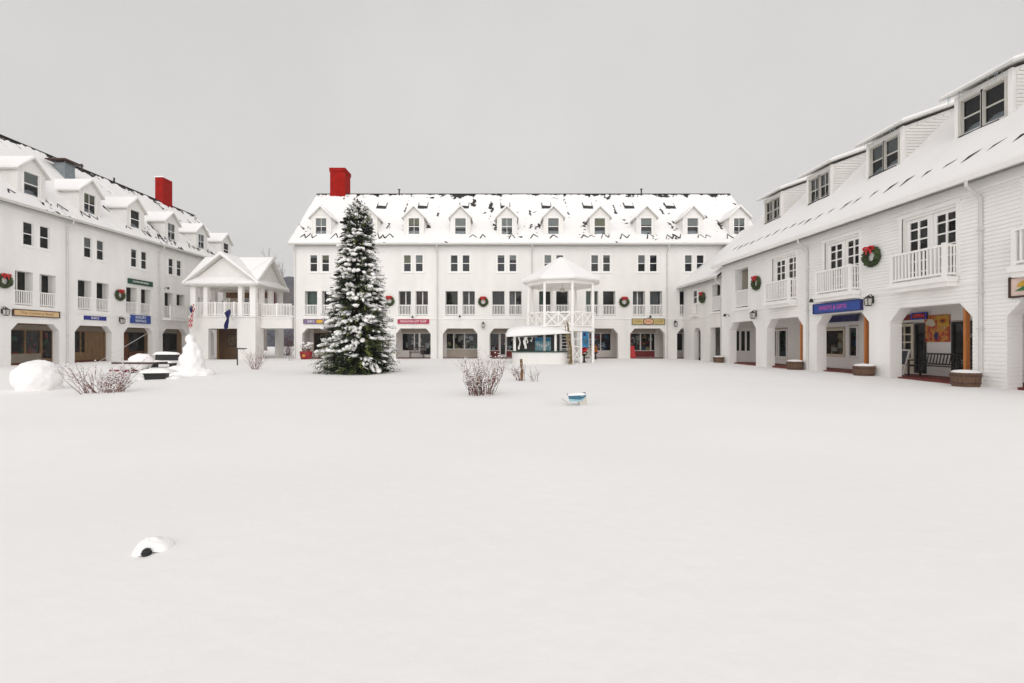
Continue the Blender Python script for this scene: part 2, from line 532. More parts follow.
# ------------------------------------------------------------------ roofs
def snow_slope(F, u0, u1, wA, zA, wB, zB, name, parent, thr=0.36, base=0.10, seed=0.0, res=0.13, hot=(), ridge_gain=0.30, su=0.55, ss=0.22):
    """a layer of snow over the shingles, thinning to nothing in the melted patches"""
    L = math.hypot(wB - wA, zB - zA)
    nu, ns = int((u1 - u0) / res), int(L / res)
    vs, fs = [], []
    for j in range(-1, ns + 2):
        jj = max(0, min(ns, j))
        t = jj / ns
        s = t * L
        for i in range(-1, nu + 2):
            ii = max(0, min(nu, i))
            u = u0 + (u1 - u0) * ii / nu
            m = 0.32 * noise.noise(Vector((u * su + seed, s * ss, seed))) + 0.45 * noise.noise(Vector((u * 1.7, s * 0.8 + seed, 3.3))) + 0.45 * noise.noise(Vector((u * 4.5, s * 3.0, 7.7 + seed))) + .2 * noise.noise(Vector((u * 9, s * 6, 1.7 + seed)))
            m += ridge_gain * smooth01(0.86, 1.0, t)
            for (hu, hs, hru, hrs, g) in hot:
                m += g * math.exp(-((u - hu) / hru) ** 2 - ((s - hs) / hrs) ** 2)
            th = min(base * (1 + 0.35 * noise.noise(Vector((u * 0.9, s * 0.9, seed + 9)))), (thr - m) * 0.55)
            th = max(th, -0.05)
            if j != jj or i != ii:
                th = -0.06
            vs.append((u, wA + (wB - wA) * t, zA + (zB - zA) * t + th))
    n = nu + 3
    for j in range(ns + 2):
        for i in range(nu + 2):
            fs.append((j * n + i, j * n + i + 1, (j + 1) * n + i + 1, (j + 1) * n + i))
    return MB(F).add(vs, fs).build(name, SNOW, parent, smooth=True)

def chevron(mb, u, half, zc, slope, th, w0, w1, lift=0.0, m=0, round_=False):
    """gable roof profile; zc = height of the ridge's underside"""
    a = half
    poly = [(u - a, zc - a * slope + lift), (u, zc + lift), (u + a, zc - a * slope + lift), (u + a, zc - a * slope + th + lift), (u, zc + th * 1.15 + lift), (u - a, zc - a * slope + th + lift)]
    mb.prism(poly, w0, w1, m)

def gable_dormer(F, u, parent, blind, bmat, rows=2, cols=1, wf=0.3, roof0=EAVE + OV):
    hw, ze = 0.83, 12.02
    zb = roof0 + wf - 0.05
    za = ze + hw
    wz0, wz1, ww = 10.52, 11.97, 0.97
    mb = MB(F)
    mb.panel([(u - hw, zb), (u + hw, zb), (u + hw, ze), (u, za), (u - hw, ze)], [rect_hole(u - ww / 2, u + ww / 2, wz0, wz1)], wf, wf + 0.45)
    mb.prism([(u - hw, zb), (u - hw + 0.12, zb), (u - hw + 0.12, ze + .1), (u - hw, ze)], wf + 0.451, 2.1)
    mb.prism([(u + hw - 0.12, zb), (u + hw, zb), (u + hw, ze), (u + hw - 0.12, ze + .1)], wf + 0.451, 2.1)
    mb.box(u - hw - 0.02, u - hw + 0.13, wf - 0.02, wf - 0.001, zb, ze)
    mb.box(u + hw - 0.13, u + hw + 0.02, wf - 0.02, wf - 0.001, zb, ze)
    d = mb.build('dormer', SIDING, parent)
    r = MB(F)
    chevron(r, u, hw + 0.17, za + 0.012, 1.0, 0.07, wf - 0.22, 3.1)
    r.build('dormer_roof', GUTTER, d)
    sn = MB(F)
    chevron(sn, u, hw + 0.15, za + 0.085, 0.99, 0.11 + rnd.uniform(-.02, .03), wf - 0.2, 3.2)
    sn.build('dormer_snow', SNOW, d)
    window(F, u, ww, wz0, wz1, d, wf, blind, bmat, cols, rows, names=('window_frame', 'pane', 'blind'), sub=True, casing=0.07)
    return d

def downspout(F, u, ztop, parent, w_out=-0.5, zb=-0.2):
    mb = MB(F)
    mb.tube([(u, w_out, ztop), (u, w_out + 0.02, ztop - 0.18), (u, -0.08, ztop - 0.55), (u, -0.075, ztop - 0.8), (u, -0.075, zb)], 0.05, 8)
    for z in (ztop - 1.6, ztop - 3.6, 1.8):
        mb.box(u - 0.075, u + 0.075, -0.13, -0.02, z, z + 0.05)
    return mb.build('downspout', GUTTER, parent)

def heat_cable(F, u0, u1, parent, seed, roof_z, wa=-0.25, wb=0.25, dens=0.6, pitch=0.62):
    """runs of zigzag de-icing cable, bare where the snow has slid off it"""
    rr = random.Random(seed)
    u = u0
    while u < u1:
        if rr.random() > dens:
            u += pitch * rr.choice([1, 1.6, 2.4])
            continue
        mb = MB(F)
        pts = []
        for i in range(rr.choice([1, 1, 2, 2, 3])):
            p = pitch * rr.uniform(0.7, 1.1)
            a, b = wa + rr.uniform(-0.08, 0.1), wb + rr.uniform(-0.2, 0.1)
            pts += [(u, a), (u + p * .45, b)]
            u += p
        if rr.random() < .6:
            pts.append((u, wa + rr.uniform(0, .2)))
        n = len(pts)
        vs = []
        for q, (uu, ww) in enumerate(pts):
            k = rr.uniform(.025, .07)
            z = roof_z(ww) + .10
            vs += [(uu - k, ww, z), (uu + k, ww, z), (uu + k * .6, ww, z + .045), (uu - k * .6, ww, z + .045)]
        fs = []
        for q in range(n - 1):
            o = q * 4
            fs += [(o + t, o + (t + 1) % 4, o + 4 + (t + 1) % 4, o + 4 + t) for t in range(4)]
        fs += [(0, 1, 2, 3), (n * 4 - 1, n * 4 - 2, n * 4 - 3, n * 4 - 4)]
        mb.add(vs, fs)
        mb.build('heat_cable', SHINGLE, parent)
        u += pitch * rr.choice([.5, .8, 1.6])

def tall_range(F, name, label, base, u0, u1, bays, arcade_mat, floor_mat, specs, ends, seed, soff=0.0):
    """three storey inn range: arcade, recessed balconies, paired windows, dormered roof"""
    root = thing(name, label, 'building', base)
    holes = []
    for i, u in enumerate(bays):
        holes.append(arch_hole(u, 1.465, 2.55))
        for s in (-1, 1):
            c = u + s * 0.72
            holes.append(rect_hole(c - 0.52, c + 0.52, 3.63, 5.70))
            c = u + s * 0.5
            holes.append(rect_hole(c - 0.32, c + 0.32, 7.33, 8.76))
    wl = MB(F)
    top = EAVE + 0.24
    wl.panel([(u0, -0.6), (u1, -0.6), (u1, top), (u0, top)], holes, 0, WT)
    D = 11.0
    for (ua, ub) in ((u0, u0 + 0.3), (u1 - 0.3, u1)):
        wl.prism([(WT + 0.001, -0.6), (D, -0.6), (D, top), (5.5, top + 5.22), (WT + 0.001, top + 0.15)], ua, ub, 0, axis='u')
    wl.box(u0 + 0.301, u1 - 0.301, D - 0.3, D, -0.6, top)
    # belt course, corner boards and frieze
    wl.box(u0, u1, -0.05, -0.002, 3.33, 3.42, 1)
    wl.box(u0 - 0.02, u0 + 0.16, -0.03, -0.003, -0.6, 9.3, 1)
    wl.box(u1 - 0.16, u1 + 0.02, -0.03, -0.003, -0.6, 9.3, 1)
    wl.box(u0, u1, -0.04, -0.002, 9.3, 9.6, 1)
    wl.build('wall', [SIDING if seed == 3 else SIDING_LEFT_LIT, WHITE], root)
    # arcade: ceiling, floor, back wall
    bw = MB(F)
    bh = []
    for i, u in enumerate(bays):
        bh += [rect_hole(u + soff - 1.5, u + soff + 1.5, 0.07, 2.55)] if u + soff + 1.6 < u1 - .4 else []
    bw.panel([(u0 + 0.31, -0.3), (u1 - 0.31, -0.3), (u1 - 0.31, 3.2), (u0 + 0.31, 3.2)], bh, 2.4, 2.6)
    bw.build('arcade_wall', arcade_mat, root)
    MB(F).box(u0 + 0.31, u1 - 0.31, WT + 0.01, 2.39, 2.82, 2.95).build('arcade_ceiling', BEIGE, root)
    MB(F).box(u0 + 0.31, u1 - 0.31, 0.35, 2.39, -0.4, 0.02).build('arcade_floor', floor_mat, root)
    # bays
    rr = random.Random(seed)
    for i, u in enumerate(bays):
        sp = specs[i]
        if sp is None:
            sp = {}
        for s in (-1, 1):
            c = u + s * 0.72
            glazed_door(F, c - 0.55, c + 0.55, 3.6, 5.75, root, WT + 0.01, sp.get('cur', rr.choice([None, CURTAIN, CURTAIN, None])), rr.choice([0.35, 0.5, 0.9]), 2 if rr.random() < .5 else 1, glass=rr.choice([GLASS, GLASS_GREEN]), room=rr.choice([ROOM, ROOM_GREEN, ROOM_WARM, ROOM_REFLECTION]))
            railing(F, c - 0.515, c + 0.515, 3.635, 4.55, root, w=0.1)
            c = u + s * 0.5
            window(F, c, 0.64, 7.33, 8.76, root, 0.0, rr.choice([0, 0, 0.5, 0.5, 0.3, 0.15]), rr.choice([BLIND, BLIND, CURTAIN, BLIND_TAN]), 1, 2, room=rr.choice([ROOM, ROOM_REFLECTION, ROOM_REFLECTION, ROOM_GREEN]))
        if u + soff + 1.6 < u1 - .4:
            shopfront(F, u + soff - 1.495, u + soff + 1.495, 0.05, 2.53, 2.45, root, sp.get('divs', (0.33, 0.66)), sp.get('knee', 0.55), sp.get('kmat'), sp.get('frame'), sp.get('room'), sp.get('pal', ()), sp.get('door'), 0.3, seed=seed * 50 + i, solid=sp.get('solid', ()))
        gable_dormer(F, u, root, rr.choice([0, 0.45, 0.55, 0.6, 0.4]), rr.choice([BLIND, BLIND, BLIND_TAN]), 2, rr.choice([1, 1, 2]))
    # roof
    a, b = u0 - 0.35, u1 + 0.35
    rm = MB(F)
    rz = EAVE + OV + 5.5
    rm.prism([(-OV, EAVE), (5.5, rz), (11.45, EAVE), (11.45, EAVE - 0.16), (5.5, rz - 0.3), (-OV, EAVE - 0.16)], a, b, 0, axis='u')
    roof = rm.build('roof', SHINGLE, root)
    hot = []
    for i, u in enumerate(bays):
        hot.append((u - 1.05, 2.3 + rr.random(), 0.16, .9, rr.uniform(0.1, 0.6)))
        if rr.random() < 0.6:
            hot.append((u + 1.1, 2.6, 0.3, 0.8, rr.uniform(0.1, 0.5)))
        hot.append((u + 2 + rr.uniform(-.6, .6), rr.uniform(3.5, 8.5), 0.16, rr.uniform(.7, 1.8), rr.uniform(0.2, 0.75)))
        hot.append((u + rr.uniform(-1, 1), rr.uniform(7.8, 8.8), 0.5, .3, rr.uniform(0.1, 0.5)))
    snow_slope(F, a + 0.03, b - 0.03, -OV - 0.04, EAVE - 0.03, 5.47, rz - 0.02, 'roof_snow', root, thr=0.39 if seed == 3 else 0.32, seed=seed * 7.3, hot=hot)
    MB(F).prism([(5.55, rz + .02), (11.5, EAVE - .03), (11.5, EAVE + .09), (5.55, rz + .1)], a + 0.03, b - 0.03, 0, axis='u').build('rear_roof_snow', SNOW, root)
    MB(F).prism([(5.38, rz + 0.02), (5.51, rz + 0.13), (5.64, rz + 0.02)], a, b, 0, axis='u').build('ridge_cap', SHINGLE, root)
    heat_cable(F, u0 + 0.5, u1 - 0.5, root, seed, lambda w: EAVE + OV + w, -0.1, 0.40)
    g = MB(F)
    g.prism([(-OV - 0.13, EAVE - 0.02), (-OV - 0.005, EAVE - 0.02), (-OV - 0.005, EAVE - 0.16), (-OV - 0.1, EAVE - 0.16)], a, b, 0, axis='u')
    g.build('gutter', GUTTER, root)
    return root, roof

# ---- central range
GOODS_A = (LEAFGREEN, CREAM, WHITE, OCHRE)
GOODS_B = (SKYBLUE, NAVY, BRIGHTRED, WHITE)
GOODS_C = (OCHRE, BRIGHTRED, TEAL, CREAM)
cspecs = [
    dict(divs=(0.4, 0.72), pal=(WOOD_LIGHT, BRIGHTRED, LEAFGREEN), room=ROOM_WARM, frame=WOOD),
    dict(divs=(0.5,), pal=GOODS_A),
    dict(divs=(0.38, 0.52), door=2, pal=(CREAM, WHITE), cur=CURTAIN_RED),
    dict(divs=(0.24, 0.56), pal=GOODS_A, knee=0.7, kmat=BEIGE),
    dict(divs=(0.28, 0.5, 0.75), door=1, kmat=DKRED, pal=(BLACK, DKRED, WHITE)),
    dict(divs=(0.5,), pal=GOODS_A),
    dict(divs=(0.33, 0.68), pal=GOODS_B, kmat=SHADEWALL, room=ROOM),
    dict(divs=(0.2, 0.55, 0.86), pal=GOODS_C, kmat=DKRED),
    dict(divs=(0.5,)), dict(divs=(0.5,)),
]
central, croof = tall_range(FC, 'inn_building', 'three storey white inn range facing the camera, red chimney on its left end', (0, 38, 0), -17.36, 21.9, BC, SHADEWALL, REDFLOOR, cspecs, None, 3)
for x in (295.5, 437.5, 532, 667):
    downspout(FC, (x - 500) / 11.84, EAVE - 0.14, central)
ch = MB()
ch.box(-16.3, -14.88, 43.15, 44.75, 14.4, 18.0)
ch.box(-16.36, -14.82, 43.09, 44.81, 17.75, 18.1)
ch.build('chimney', RED_BRICK, central)
sx_ = [-10.97 + 3.82 * i for i in range(8)]
for X in sx_:
    k = MB(FC)
    wa = 3.45
    zf = lambda w: EAVE + OV + w
    e = 0.45
    vs = [(X - e, wa, zf(wa) + 0.16), (X + e, wa, zf(wa) + 0.16), (X + e, wa + 0.75, zf(wa + .75) + 0.16), (X - e, wa + 0.75, zf(wa + .75) + 0.16),
          (X - e, wa, zf(wa) - 0.02), (X + e, wa, zf(wa) - 0.02), (X + e, wa + 0.75, zf(wa + .75) - 0.02), (X - e, wa + 0.75, zf(wa + .75) - 0.02)]
    k.add(vs, [(0, 1, 2, 3), (0, 4, 5, 1), (1, 5, 6, 2), (2, 6, 7, 3), (3, 7, 4, 0)])
    s = k.build('skylight', DARKMETAL, central)
    k2 = MB(FC)
    off = 0.165
    vs = [(X - e + .10, wa + .34, zf(wa + .34) + off), (X + e - .06, wa + .27, zf(wa + .27) + off), (X + e - .05, wa + .74, zf(wa + .74) + off + .05), (X - e + .05, wa + .74, zf(wa + .74) + off + .05)]
    k2.quad(vs).build('skylight_snow', SNOW, s)
for X, h in ((-9.7, 0.55), (13.6, 0.6)):
    v = MB(FC)
    v.tube([(X, 5.3, 15.2), (X, 5.3, 15.5 + h)], 0.07, 8)
    v.lathe([(0.14, 0), (0.1, 0.05)], (X, 5.3, 15.5 + h), 8)
    v.build('vent_pipe', DARKMETAL, central)

# ---- left range
lspecs = [
    dict(divs=(0.5,), frame=WOOD, room=ROOM_WARM),
    dict(divs=(0.34, 0.68), frame=WOOD_LIGHT, kmat=BEIGE, pal=(BRIGHTRED, LEAFGREEN, BLACK), door=2, cur=CURTAIN_RED),
    dict(divs=(0.32, 0.45), frame=WOOD_LIGHT, kmat=WOOD_LIGHT, pal=(DKRED, CREAM), solid=(2,)),
    dict(divs=(0.45,), frame=DKBROWN, kmat=RUSTWOOD, pal=(WOOD, BLACK), cur=CURTAIN_RED, solid=(0,)),
    dict(divs=(0.5,), frame=DKBROWN, kmat=DKBROWN),
    dict(divs=(0.5,), frame=DKBROWN, kmat=DKBROWN),
    dict(divs=(0.5,), frame=DKBROWN, kmat=DKBROWN),
]
left, lroof = tall_range(FL, 'inn_building', 'three storey white inn range along the left edge with grey roof vent', (-29, 36, 0), 22.0, 50.5, BL, WOOD_LIGHT, REDFLOOR, lspecs, None, 5, 2.1)
for y in (30.1, 38.2):
    downspout(FL, y, EAVE - 0.14, left)
ch = MB()
ch.box(-34.95, -34.15, 45.6, 46.9, 14.2, 18.1)
ch.build('chimney', RED_BRICK, left)
ch = MB()
ch.box(-35.0, -34.1, 45.55, 46.95, 18.101, 18.2)
ch.build('chimney_snow', SNOW, left)
v = MB()
v.box(-33.1, -32.3, 33.4, 34.2, 13.0, 14.75)
v.box(-33.45, -31.95, 33.05, 34.55, 14.85, 14.93, 1)
for dx in (-33.05, -32.35):
    for dy in (33.45, 34.15):
        v.box(dx - .03, dx + .03, dy - .03, dy + .03, 14.751, 14.849)
vb = v.build('roof_vent', [GREYMETAL, DKBROWN], left)
for y in (36.9, 40.0):
    v = MB()
    v.tube([(-34.3, y, 15.0), (-34.3, y, 16.0)], 0.07, 8)
    v.build('vent_pipe', DARKMETAL, left)
MB(FL).box(38.6, 42.6, -0.75, -0.06, 3.28, 3.44).build('balcony_slab', WHITE, left)
railing(FL, 38.6, 42.6, 3.45, 4.6, left, w=-0.7, posts=(38.66, 40.6, 42.54))

# ---- right range
RW = thing('inn_building', 'two storey white inn range along the right side with flat topped dormers and cedar posts', 'building', (15.4, 22, 0))
rE, rO = 6.7, 0.45
ru0, ru1 = 6.0, 31.2
holes = []
for u in BRI:
    holes.append(arch_hole(u, 1.55, 2.7, 0.5))
for u in BRI[1:]:
    holes.append(rect_hole(u - 1.03, u + 1.03, 3.6, 6.08))
holes.append(rect_hole(27.9, 29.45, 3.6, 6.1))
wl = MB(FR)
top = rE + 0.25
wl.panel([(ru0, -0.6), (ru1, -0.6), (ru1, top), (ru0, top)], holes, 0, WT)
for (ua, ub) in ((ru0, ru0 + 0.3), (ru1 - 0.3, ru1)):
    wl.prism([(WT + .001, -0.6), (10.7, -0.6), (10.7, top), (5.35, top + 5.1), (WT + .001, top + .15)], ua, ub, 0, axis='u')
wl.box(ru0 + .301, ru1 - .301, 10.4, 10.7, -0.6, top)
wl.box(ru0, ru1, -0.05, -0.002, 3.3, 3.36, 1)
wl.box(ru1 - .18, ru1 + .02, -0.03, -0.003, -0.6, 6.5, 1)
wl.box(ru0, ru1, -0.04, -0.002, 6.31, 6.6, 1)
def free_spans(u0, u1, za, zb, polys):
    cuts = []
    for p in polys:
        zs = [q[1] for q in p]
        if max(zs) <= za or min(zs) >= zb:
            continue
        us = []
        n = len(p)
        for zz in (za, zb, (za + zb) / 2):
            for i in range(n):
                (x0, y0), (x1, y1) = p[i], p[(i + 1) % n]
                if min(y0, y1) <= zz <= max(y0, y1):
                    us += [x0, x1] if y0 == y1 else [x0 + (x1 - x0) * (zz - y0) / (y1 - y0)]
        if us:
            cuts.append((min(us) - .004, max(us) + .004))
    cuts.sort()
    out, u = [], u0
    for a, b in cuts:
        if a > u:
            out.append((u, a))
        u = max(u, b)
    if u < u1:
        out.append((u, u1))
    return out
z = -.2
while z < 6.28:
    for a, b in free_spans(ru0, ru1 - .185, z, z + .107, holes):
        wl.box(a, b, -.022, -.0008, z, z + .107, 0)
    z += .127
wl.build('wall', [SIDING_NEAR_LIT, WHITE], RW)
MB(FR).box(ru0 + .31, ru1 - .31, WT + .01, 2.39, 2.95, 3.05).build('arcade_ceiling', SHADEWALL, RW)
MB(FR).box(ru0 + .31, ru1 - .31, 0.3, 2.39, -0.4, 0.03).build('arcade_floor', REDFLOOR, RW)
bh = [rect_hole(27.85, 29.45, 0.3, 2.3), rect_hole(22.9 + .3, 22.9 + 1.9, 0.62, 2.2), rect_hole(22.35, 22.98, 0.6, 2.25),
      rect_hole(19.35, 20.35, 0.07, 2.25), rect_hole(18.78, 19.3, 0.07, 2.25), rect_hole(16.6, 17.72, 0.07, 2.25), rect_hole(13.6, 15.0, 0.5, 2.2)]
bw = MB(FR)
bw.panel([(ru0 + .31, -0.3), (ru1 - .31, -0.3), (ru1 - .31, 3.2), (ru0 + .31, 3.2)], bh, 2.4, 2.55)
bw.build('arcade_wall', WHITE, RW)
shopfront(FR, 27.87, 29.43, 0.3, 2.28, 2.4, RW, (0.55, 0.68), 0.15, WHITE, None, ROOM, (LEAFGREEN, TEAL), None, 0.1, 62, glass=GLASS_GREEN)
FE = lambda u, w, z: (u, 30.9 + w, z)
for (a, b) in ((16.12, 16.40), (16.54, 16.80), (16.92, 17.14)):
    e_ = MB(FE)
    e_.box(a - .05, a, -.05, -.002, .75, 2.2)
    e_.box(b, b + .05, -.05, -.002, .75, 2.2)
    e_.box(a, b, -.05, -.002, 2.15, 2.2)
    e_.box(a, b, -.05, -.002, .75, .8)
    e_.box(a, b, -.012, -.002, .8, 2.15, 1)
    o_ = e_.build('arcade_window', [WHITE, ROOM], RW)
    MB(FE).out_quad([(a, -.03, .8), (b, -.03, .8), (b, -.03, 2.15), (a, -.03, 2.15)]).build('pane', GLASS, o_)
shopfront(FR, 23.22, 24.78, 0.63, 2.19, 2.4, RW, (), 0.08, CREAM, CREAM, ROOM_WARM, (WOOD_LIGHT, OCHRE, CREAM, WOOD), None, 0.12, 63)
shopfront(FR, 22.36, 22.97, 0.61, 2.24, 2.4, RW, (), 0.05, WHITE, WHITE, ROOM, (GOLD, SKYBLUE, LEAFGREEN), None, 0.05, 64)
shopfront(FR, 18.79, 19.29, 0.08, 2.24, 2.4, RW, (), 0.1, BLACK, BLACK, ROOM, (), None, 0.05, 65)
shopfront(FR, 16.61, 17.71, 0.08, 2.24, 2.4, RW, (), 0.1, BLACK, BLACK, ROOM, (GREYMETAL, WHITE, TEAL), None, 0.05, 66)
shopfront(FR, 13.62, 14.98, 0.52, 2.19, 2.4, RW, (0.5,), 0.1, WHITE, None, ROOM_WARM, (BRIGHTRED, LEAFGREEN, BRIGHTRED), None, 0.1, 67)
# glazed white door in the arcade
dm = MB(FR)
dm.box(19.4, 20.3, 2.42, 2.48, 0.08, 0.7)
dm.box(19.4, 19.52, 2.42, 2.48, 0.701, 2.2)
dm.box(20.18, 20.3, 2.42, 2.48, 0.701, 2.2)
dm.box(19.521, 20.179, 2.42, 2.48, 2.08, 2.2)
for i in range(1, 4):
    z = 0.7 + 1.38 * i / 4
    dm.box(19.521, 20.179, 2.425, 2.475, z - .03, z + .03)
dm.box(19.82, 19.88, 2.426, 2.474, 0.701, 2.079)
do = dm.build('shop_door', CREAM, RW)
MB(FR).out_quad([(19.5, 2.45, .7), (20.2, 2.45, .7), (20.2, 2.45, 2.1), (19.5, 2.45, 2.1)]).build('pane', GLASS, do)
MB(FR).box(19.3, 20.4, 3.0, 3.05, 0.0, 2.5).build('interior_wall', ROOM_WARM, do)
# balconies with french doors
for k, u in enumerate(BRI[1:]):
    d1 = glazed_door(FR, u - 0.99, u - 0.06, 3.62, 6.0, RW, 0.16, None, 0.4, 2, glass=GLASS, rows=6, s=.12)
    d2 = glazed_door(FR, u + 0.06, u + 0.99, 3.62, 6.0, RW, 0.16, None, 0.4, 2, glass=GLASS, rows=6, s=.12)
    m_ = MB(FR)
    m_.box(u - 1.029, u - 0.995, 0.05, 0.3, 3.6, 6.08)
    m_.box(u + 0.995, u + 1.029, 0.05, 0.3, 3.6, 6.08)
    m_.box(u - 0.056, u + 0.056, 0.12, 0.3, 3.62, 6.0)
    m_.box(u - 0.994, u + 0.994, 0.05, 0.3, 6.002, 6.078)
    m_.box(u - 1.15, u - 1.03, -0.04, 0.03, 3.6, 6.2)
    m_.box(u + 1.03, u + 1.15, -0.04, 0.03, 3.6, 6.2)
    m_.box(u - 1.2, u + 1.2, -0.06, 0.03, 6.085, 6.22)
    m_.build('door_frame', WHITE, RW)
    s_ = MB(FR)
    s_.box(u - 1.14, u + 1.14, -0.5, -0.05, 3.43, 3.6)
    s_.box(u - 1.1, u + 1.1, -0.4, -0.05, 3.28, 3.429)
    s_.build('balcony_ledge', WHITE, RW)
    railing(FR, u - 1.05, u + 1.05, 3.62, 4.7, RW, w=-0.41, n=15, returns=0.39)
    sn = MB(FR)
    for j in range(3):
        sn.blob((u - 0.65 + 0.65 * j, -0.22, 3.62), (0.4, 0.16, 0.07), 2, 0.3, 0, j + k)
    sn.build('balcony_snow', SNOW, RW, smooth=True)
glazed_door(FR, 28.0, 29.35, 3.62, 6.08, RW, 1.0, CURTAIN, 0.5, 2)
rc = MB(FR)
rc.box(27.75, 29.6, WT + .005, 1.1, 6.11, 6.2)
rc.box(27.75, 27.88, WT + .005, 1.1, 3.5, 6.1)
rc.box(29.46, 29.6, WT + .005, 1.1, 3.5, 6.1)
rc.box(27.75, 29.6, 1.07, 1.15, 3.5, 6.1)
rc.box(27.75, 29.6, WT + .005, 1.06, 3.45, 3.59)
rc.build('balcony_recess', BEIGE, RW)
railing(FR, 27.92, 29.43, 3.62, 4.72, RW, w=0.1)
MB(FR).box(27.8, 29.55, -0.14, -0.004, 3.42, 3.55).build('balcony_ledge', WHITE, RW)
# cedar posts at the near side of the arches
for u in (23.15, 19.08, 14.98):
    p = MB(FR)
    p.box(u - 0.05, u + 0.03, 0.05, 0.20, -0.2, 2.69)
    p.build('cedar_post', CEDAR, RW)
# roof
rridge_w, rridge_z = 5.25, rE + rO + 5.25
rm = MB(FR)
a, b = ru0 - 0.5, ru1 + 0.5
rm.prism([(-rO, rE), (rridge_w, rridge_z), (10.95, rE), (10.95, rE - .16), (rridge_w, rridge_z - .28), (-rO, rE - .16)], a, b, 0, axis='u')
rroof = rm.build('roof', SHINGLE, RW)
snow_slope(FR, a + .03, b - .03, -rO - .04, rE - .03, rridge_w, rridge_z - .02, 'roof_snow', RW, thr=0.95, base=0.13, seed=2.2, hot=[(u + .6, 3.1, 0.5, 0.25, 0.7) for u in BRI])
MB(FR).prism([(rridge_w + .05, rridge_z + .02), (11.0, rE - .03), (11.0, rE + .09), (rridge_w + .05, rridge_z + .1)], a + .03, b - .03, 0, axis='u').build('rear_roof_snow', SNOW, RW)
# snow guards: dark little wedges in a row above the eave
rz_ = lambda w: rE + rO + w
u = ru0 + 1
while u < ru1 - 0.3:
    s = rnd.uniform(0.7, 1.15)
    w0 = 0.18 + rnd.uniform(-.05, .05)
    sg = MB(FR)
    sg.add([(u, w0, rz_(w0) + .125), (u + .08 * s, w0 - .06, rz_(w0 - .06) + .13), (u - .30 * s, w0 + .30 * s, rz_(w0 + .30 * s) + .15), (u - .05 * s, w0 + .16, rz_(w0 + .16) + .18)], [(0, 1, 2), (0, 2, 3), (0, 1, 3), (1, 2, 3)])
    u += rnd.uniform(0.62, 0.92)
    sg.build('snow_guard', SHINGLE, RW)
g = MB(FR)
g.prism([(-rO - .15, rE - .0), (-rO - .005, rE - .0), (-rO - .005, rE - .16), (-rO - .11, rE - .16)], a, b, 0, axis='u')
g.build('gutter', WHITE, RW)
downspout(FR, 14.35, rE - .15, RW, -.55)
downspout(FR, 22.45, rE - .15, RW, -.55)
# flat topped dormers
for i, u in enumerate([28.4, 24.25, 20.15, 16.05, 11.95]):
    wf, hw = 1.8, 0.95
    zb = rz_(wf) - 0.03
    mb = MB(FR)
    ww = 1.5
    zt = 10.62
    mb.panel([(u - hw, zb), (u + hw, zb), (u + hw, zt), (u - hw, zt)], [rect_hole(u - ww / 2, u + ww / 2, 9.06, 10.36)], wf, wf + .15)
    for s in (-1, 1):
        x0, x1 = (u + s * hw, u + s * (hw - .12))
        mb.prism([(wf + .151, zb), (wf + .151, zt + .02), (4.75, 11.68), (4.75, 11.5)], min(x0, x1), max(x0, x1), 0, axis='u')
        mb.box(u - hw * .95 + .1 * i, u + hw * .8, wf - .07, wf - .021, zb + .09, zb + .15, 2) if s > 0 else None
        mb.box(min(u + s * (hw + .015), u + s * (hw - .12)), max(u + s * (hw + .015), u + s * (hw - .12)), wf - .02, wf - .002, zb, zt, 1)
    z = zb + .05
    while z < 11.4:
        zt_ = z + .105
        wA = max(wf + .12, 0)
        wB = min(4.4, (z - rE - rO) + .1)
        if zt_ > zt - .04:
            wA = max(wA, wf + .151 + (zt_ - zt + .04) / .352)
        if wB > wA + .1:
            for s in (-1, 1):
                a_, b_ = u + s * (hw + .001), u + s * (hw + .026)
                mb.box(min(a_, b_), max(a_, b_), wA, wB, z, zt_, 0)
        z += .128
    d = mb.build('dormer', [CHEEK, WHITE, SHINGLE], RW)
    r = MB(FR)
    r.prism([(wf - .32, zt + .0), (5.2, zt + .0 + .35 * (5.2 - wf + .32)), (5.2, zt + .09 + .35 * (5.2 - wf + .32)), (wf - .32, zt + .09)], u - hw - .3, u + hw + .3, 0, axis='u')
    r.build('dormer_roof', GUTTER, d)
    r = MB(FR)
    r.prism([(wf - .30, zt + .095), (5.2, zt + .095 + .35 * (5.2 - wf + .30)), (5.2, zt + .22 + .35 * (5.2 - wf + .30)), (wf - .1, zt + .26), (wf - .26, zt + .2)], u - hw - .27, u + hw + .27, 0, axis='u')
    r.build('dormer_snow', SNOW, d)
    for s in (-1, 1):
        window(FR, u + s * .375, .735, 9.06, 10.36, d, wf, 0.5 if i in (1, 2) else 0, CURTAIN, 2 if i < 2 else 1, 2, FRAMEGREY, names=('window_frame', 'pane', 'blind'), sub=True, casing=.05)
    if i >= 2:
        ic = MB(FR)
        for j in range(14):
            uu = u + rnd.uniform(-hw, hw)
            ln = rnd.uniform(.1, .5)
            ic.tube([(uu, wf - .3, zt + .02), (uu, wf - .3, zt - ln * .6), (uu, wf - .3, zt - ln)], [.018, .011, .002], 5)
        ic.build('icicles', glassmat('ice_%d' % i, (.9, .93, .95)), d)

